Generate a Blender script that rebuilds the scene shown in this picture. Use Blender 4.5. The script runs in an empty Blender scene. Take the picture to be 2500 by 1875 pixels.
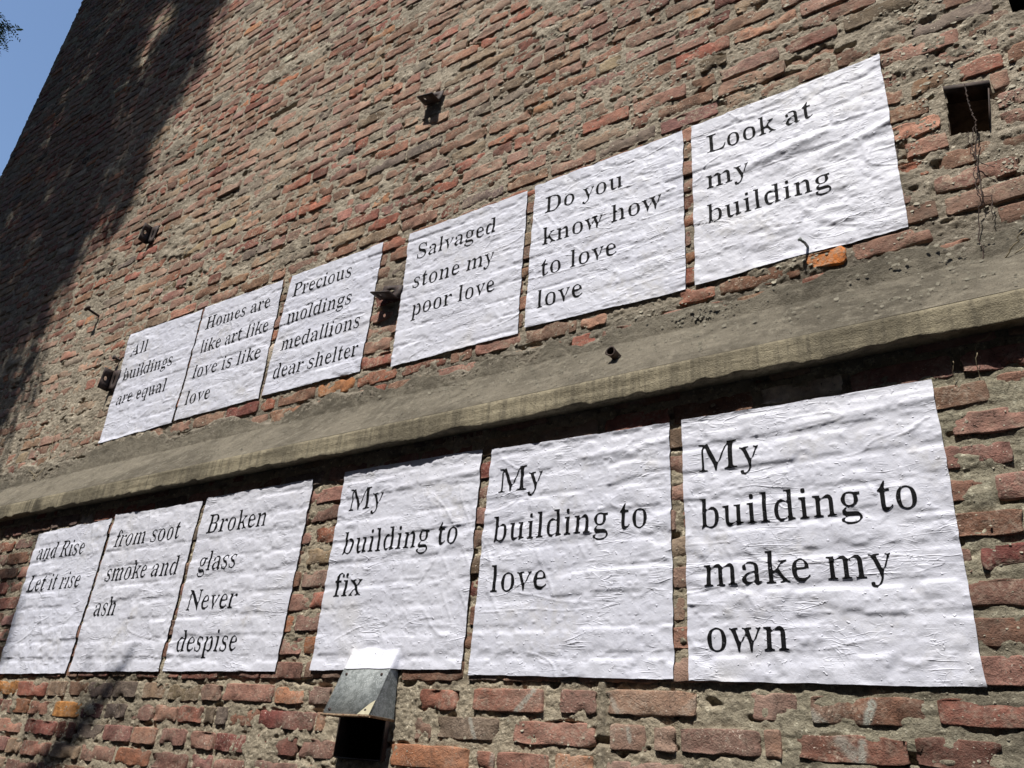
import bpy, bmesh, math, random
import numpy as np
from mathutils import Vector, Matrix
from mathutils.geometry import tessellate_polygon

# measured data: poster corners (TL TR BR BL as x, z), text lines (words, x, baseline z, width), traced bricks, paint strokes, letter outlines
TEXT={'T6': [('Look at', -0.6555, 3.52, 0.3479), ('my', -0.6635, 3.369, 0.1424), ('building', -0.6648, 3.2256, 0.3847)], 'T5': [('Do you', -1.3016, 3.5072, 0.3304), ('know how', -1.3035, 3.359, 0.4762), ('to love', -1.3018, 3.2157, 0.3078), ('love', -1.3107, 3.0816, 0.1883)], 'T4': [('Salvaged', -1.9388, 3.5018, 0.4115), ('stone my', -1.9349, 3.3525, 0.4093), ('poor love', -1.9197, 3.2141, 0.4143)], 'T3': [('Precious', -2.7143, 3.538, 0.3882), ('moldings', -2.706, 3.3848, 0.4131), ('medallions', -2.7091, 3.2408, 0.4996), ('dear shelter', -2.7204, 3.097, 0.5286)], 'T2': [('Homes are', -3.3684, 3.5251, 0.5), ('like art like', -3.357, 3.3817, 0.5203), ('love is like', -3.3593, 3.2373, 0.5126), ('love', -3.3643, 3.0897, 0.1962)], 'T1': [('All', -4.0306, 3.52, 0.1568), ('buildings', -4.0317, 3.367, 0.448), ('are equal', -4.0233, 3.2142, 0.4444)], 'B6': [('My', -0.674, 2.3203, 0.1572), ('building to', -0.6749, 2.1709, 0.5009), ('make my', -0.6715, 2.0248, 0.4228), ('own', -0.6715, 1.8746, 0.1932)], 'B5': [('My', -1.3082, 2.3402, 0.1535), ('building to', -1.3132, 2.1895, 0.495), ('love', -1.3089, 2.0432, 0.1875)], 'B4': [('My', -1.9352, 2.3501, 0.1526), ('building to', -1.9291, 2.1982, 0.4852), ('fix', -1.9397, 2.0582, 0.1222)], 'B3': [('Broken', -2.7066, 2.3403, 0.3477), ('glass', -2.7038, 2.1909, 0.2265), ('Never', -2.7158, 2.0427, 0.2857), ('despise', -2.7147, 1.8926, 0.3382)], 'B2': [('from soot', -3.3475, 2.3363, 0.4635), ('smoke and', -3.3407, 2.1873, 0.5062), ('ash', -3.3489, 2.0419, 0.1567)], 'B1': [('and Rise', -3.9918, 2.3256, 0.4042), ('Let it rise', -3.9796, 2.174, 0.4457)]}
CORNERS={'B1': [(-4.0501, 2.4616), (-3.4269, 2.4774), (-3.4218, 1.8134), (-3.9941, 1.8092)], 'B2': [(-3.404, 2.4894), (-2.7857, 2.4807), (-2.7868, 1.8225), (-3.401, 1.8205)], 'B3': [(-2.7588, 2.4933), (-2.1395, 2.4943), (-2.1479, 1.8253), (-2.7595, 1.8234)], 'B4': [(-1.9809, 2.499), (-1.3818, 2.4958), (-1.3825, 1.833), (-1.9834, 1.8288)], 'B5': [(-1.3445, 2.4866), (-0.7503, 2.4758), (-0.7526, 1.8111), (-1.3567, 1.819)], 'B6': [(-0.7159, 2.4766), (-0.105, 2.4713), (-0.1108, 1.8016), (-0.7154, 1.8087)], 'T1': [(-4.106, 3.6868), (-3.4338, 3.6688), (-3.4248, 3.0062), (-4.0592, 2.9918)], 'T2': [(-3.4167, 3.6781), (-2.8031, 3.6628), (-2.7849, 3.0152), (-3.4102, 3.0148)], 'T3': [(-2.7467, 3.6695), (-2.1487, 3.6625), (-2.1577, 3.0141), (-2.7618, 3.0209)], 'T4': [(-1.9942, 3.6533), (-1.3852, 3.6513), (-1.382, 2.9953), (-1.9855, 2.9964)], 'T5': [(-1.3505, 3.6622), (-0.7374, 3.6652), (-0.7455, 2.9956), (-1.3554, 3.0123)], 'T6': [(-0.7043, 3.6658), (-0.0896, 3.6757), (-0.0985, 3.009), (-0.7143, 3.0018)]}
ROWS={0: [(-3.993, -3.787, 'ochre'), (-3.781, -3.544, 'red'), (-3.531, -3.394, 'tan'), (-3.385, -3.238, 'brown'), (-3.23, -3.06, 'grey'), (-3.052, -2.899, 'grey'), (-2.87, -2.713, 'tan'), (-2.707, -2.526, 'olive'), (-2.514, -2.405, 'mauve'), (-2.394, -2.144, 'salmon'), (-2.138, -1.999, 'orange'), (-1.986, -1.881, 'mauve'), (-1.526, -1.392, 'red'), (-1.336, -1.112, 'red'), (-1.069, -0.96, 'darkred'), (-0.935, -0.7, 'brown'), (-0.576, -0.475, 'mauve'), (-0.449, -0.22, 'brown'), (-0.204, -0.02, 'red')], -1: [(-3.869, -3.768, 'mauve'), (-3.759, -3.643, 'orange'), (-3.63, -3.475, 'salmon'), (-3.441, -3.243, 'ochre'), (-3.239, -3.092, 'maroon'), (-3.073, -2.933, 'grey'), (-2.898, -2.767, 'mauve'), (-2.756, -2.622, 'salmon'), (-2.616, -2.479, 'red'), (-2.467, -2.413, 'olive'), (-2.407, -2.349, 'grey'), (-2.338, -2.193, 'brown'), (-2.185, -1.932, 'darkred'), (-1.926, -1.889, 'orange'), (-1.535, -1.471, 'brown'), (-1.453, -1.249, 'olive'), (-1.201, -0.962, 'red'), (-0.923, -0.828, 'brown'), (-0.81, -0.753, 'tan'), (-0.745, -0.556, 'darkred'), (-0.55, -0.513, 'brown'), (-0.488, -0.262, 'brown'), (-0.256, -0.104, 'darkred')], -2: [(-4.022, -3.634, 'salmon'), (-3.616, -3.378, 'red'), (-3.37, -3.248, 'darkred'), (-3.224, -3.048, 'grey'), (-3.037, -2.868, 'mauve'), (-2.861, -2.712, 'salmon'), (-2.693, -2.54, 'mauve'), (-2.516, -2.385, 'salmon'), (-2.379, -2.226, 'darkred'), (-2.22, -1.99, 'darkred'), (-1.983, -1.826, 'darkred'), (-1.612, -1.336, 'orange'), (-1.313, -1.251, 'red'), (-1.245, -1.091, 'red'), (-1.074, -0.965, 'orange'), (-0.934, -0.736, 'mauve')]}
SPRAY=[(-1.2009, 1.7249, -1.1409, 1.7814, 0.009, 0.85), (-1.3416, 1.7063, -1.3208, 1.656, 0.007, 0.8), (-1.2338, 1.6599, -1.2218, 1.6851, 0.008, 0.4), (-0.9281, 1.7741, -0.8976, 1.7321, 0.008, 0.6), (-0.7321, 1.7397, -0.7029, 1.7655, 0.012, 0.3), (-0.8734, 1.6984, -0.8682, 1.6732, 0.006, 0.8), (-1.3288, 1.6337, -1.3103, 1.6191, 0.007, 0.7), (-1.2573, 1.628, -1.2587, 1.6006, 0.009, 0.5), (-0.4489, 1.7451, -0.4198, 1.7195, 0.012, 0.6), (-0.3407, 1.7212, -0.3224, 1.7685, 0.009, 0.8), (-0.3915, 1.6947, -0.3627, 1.6624, 0.014, 0.5), (-0.3505, 1.6917, -0.3572, 1.6466, 0.009, 0.65)]
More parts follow.
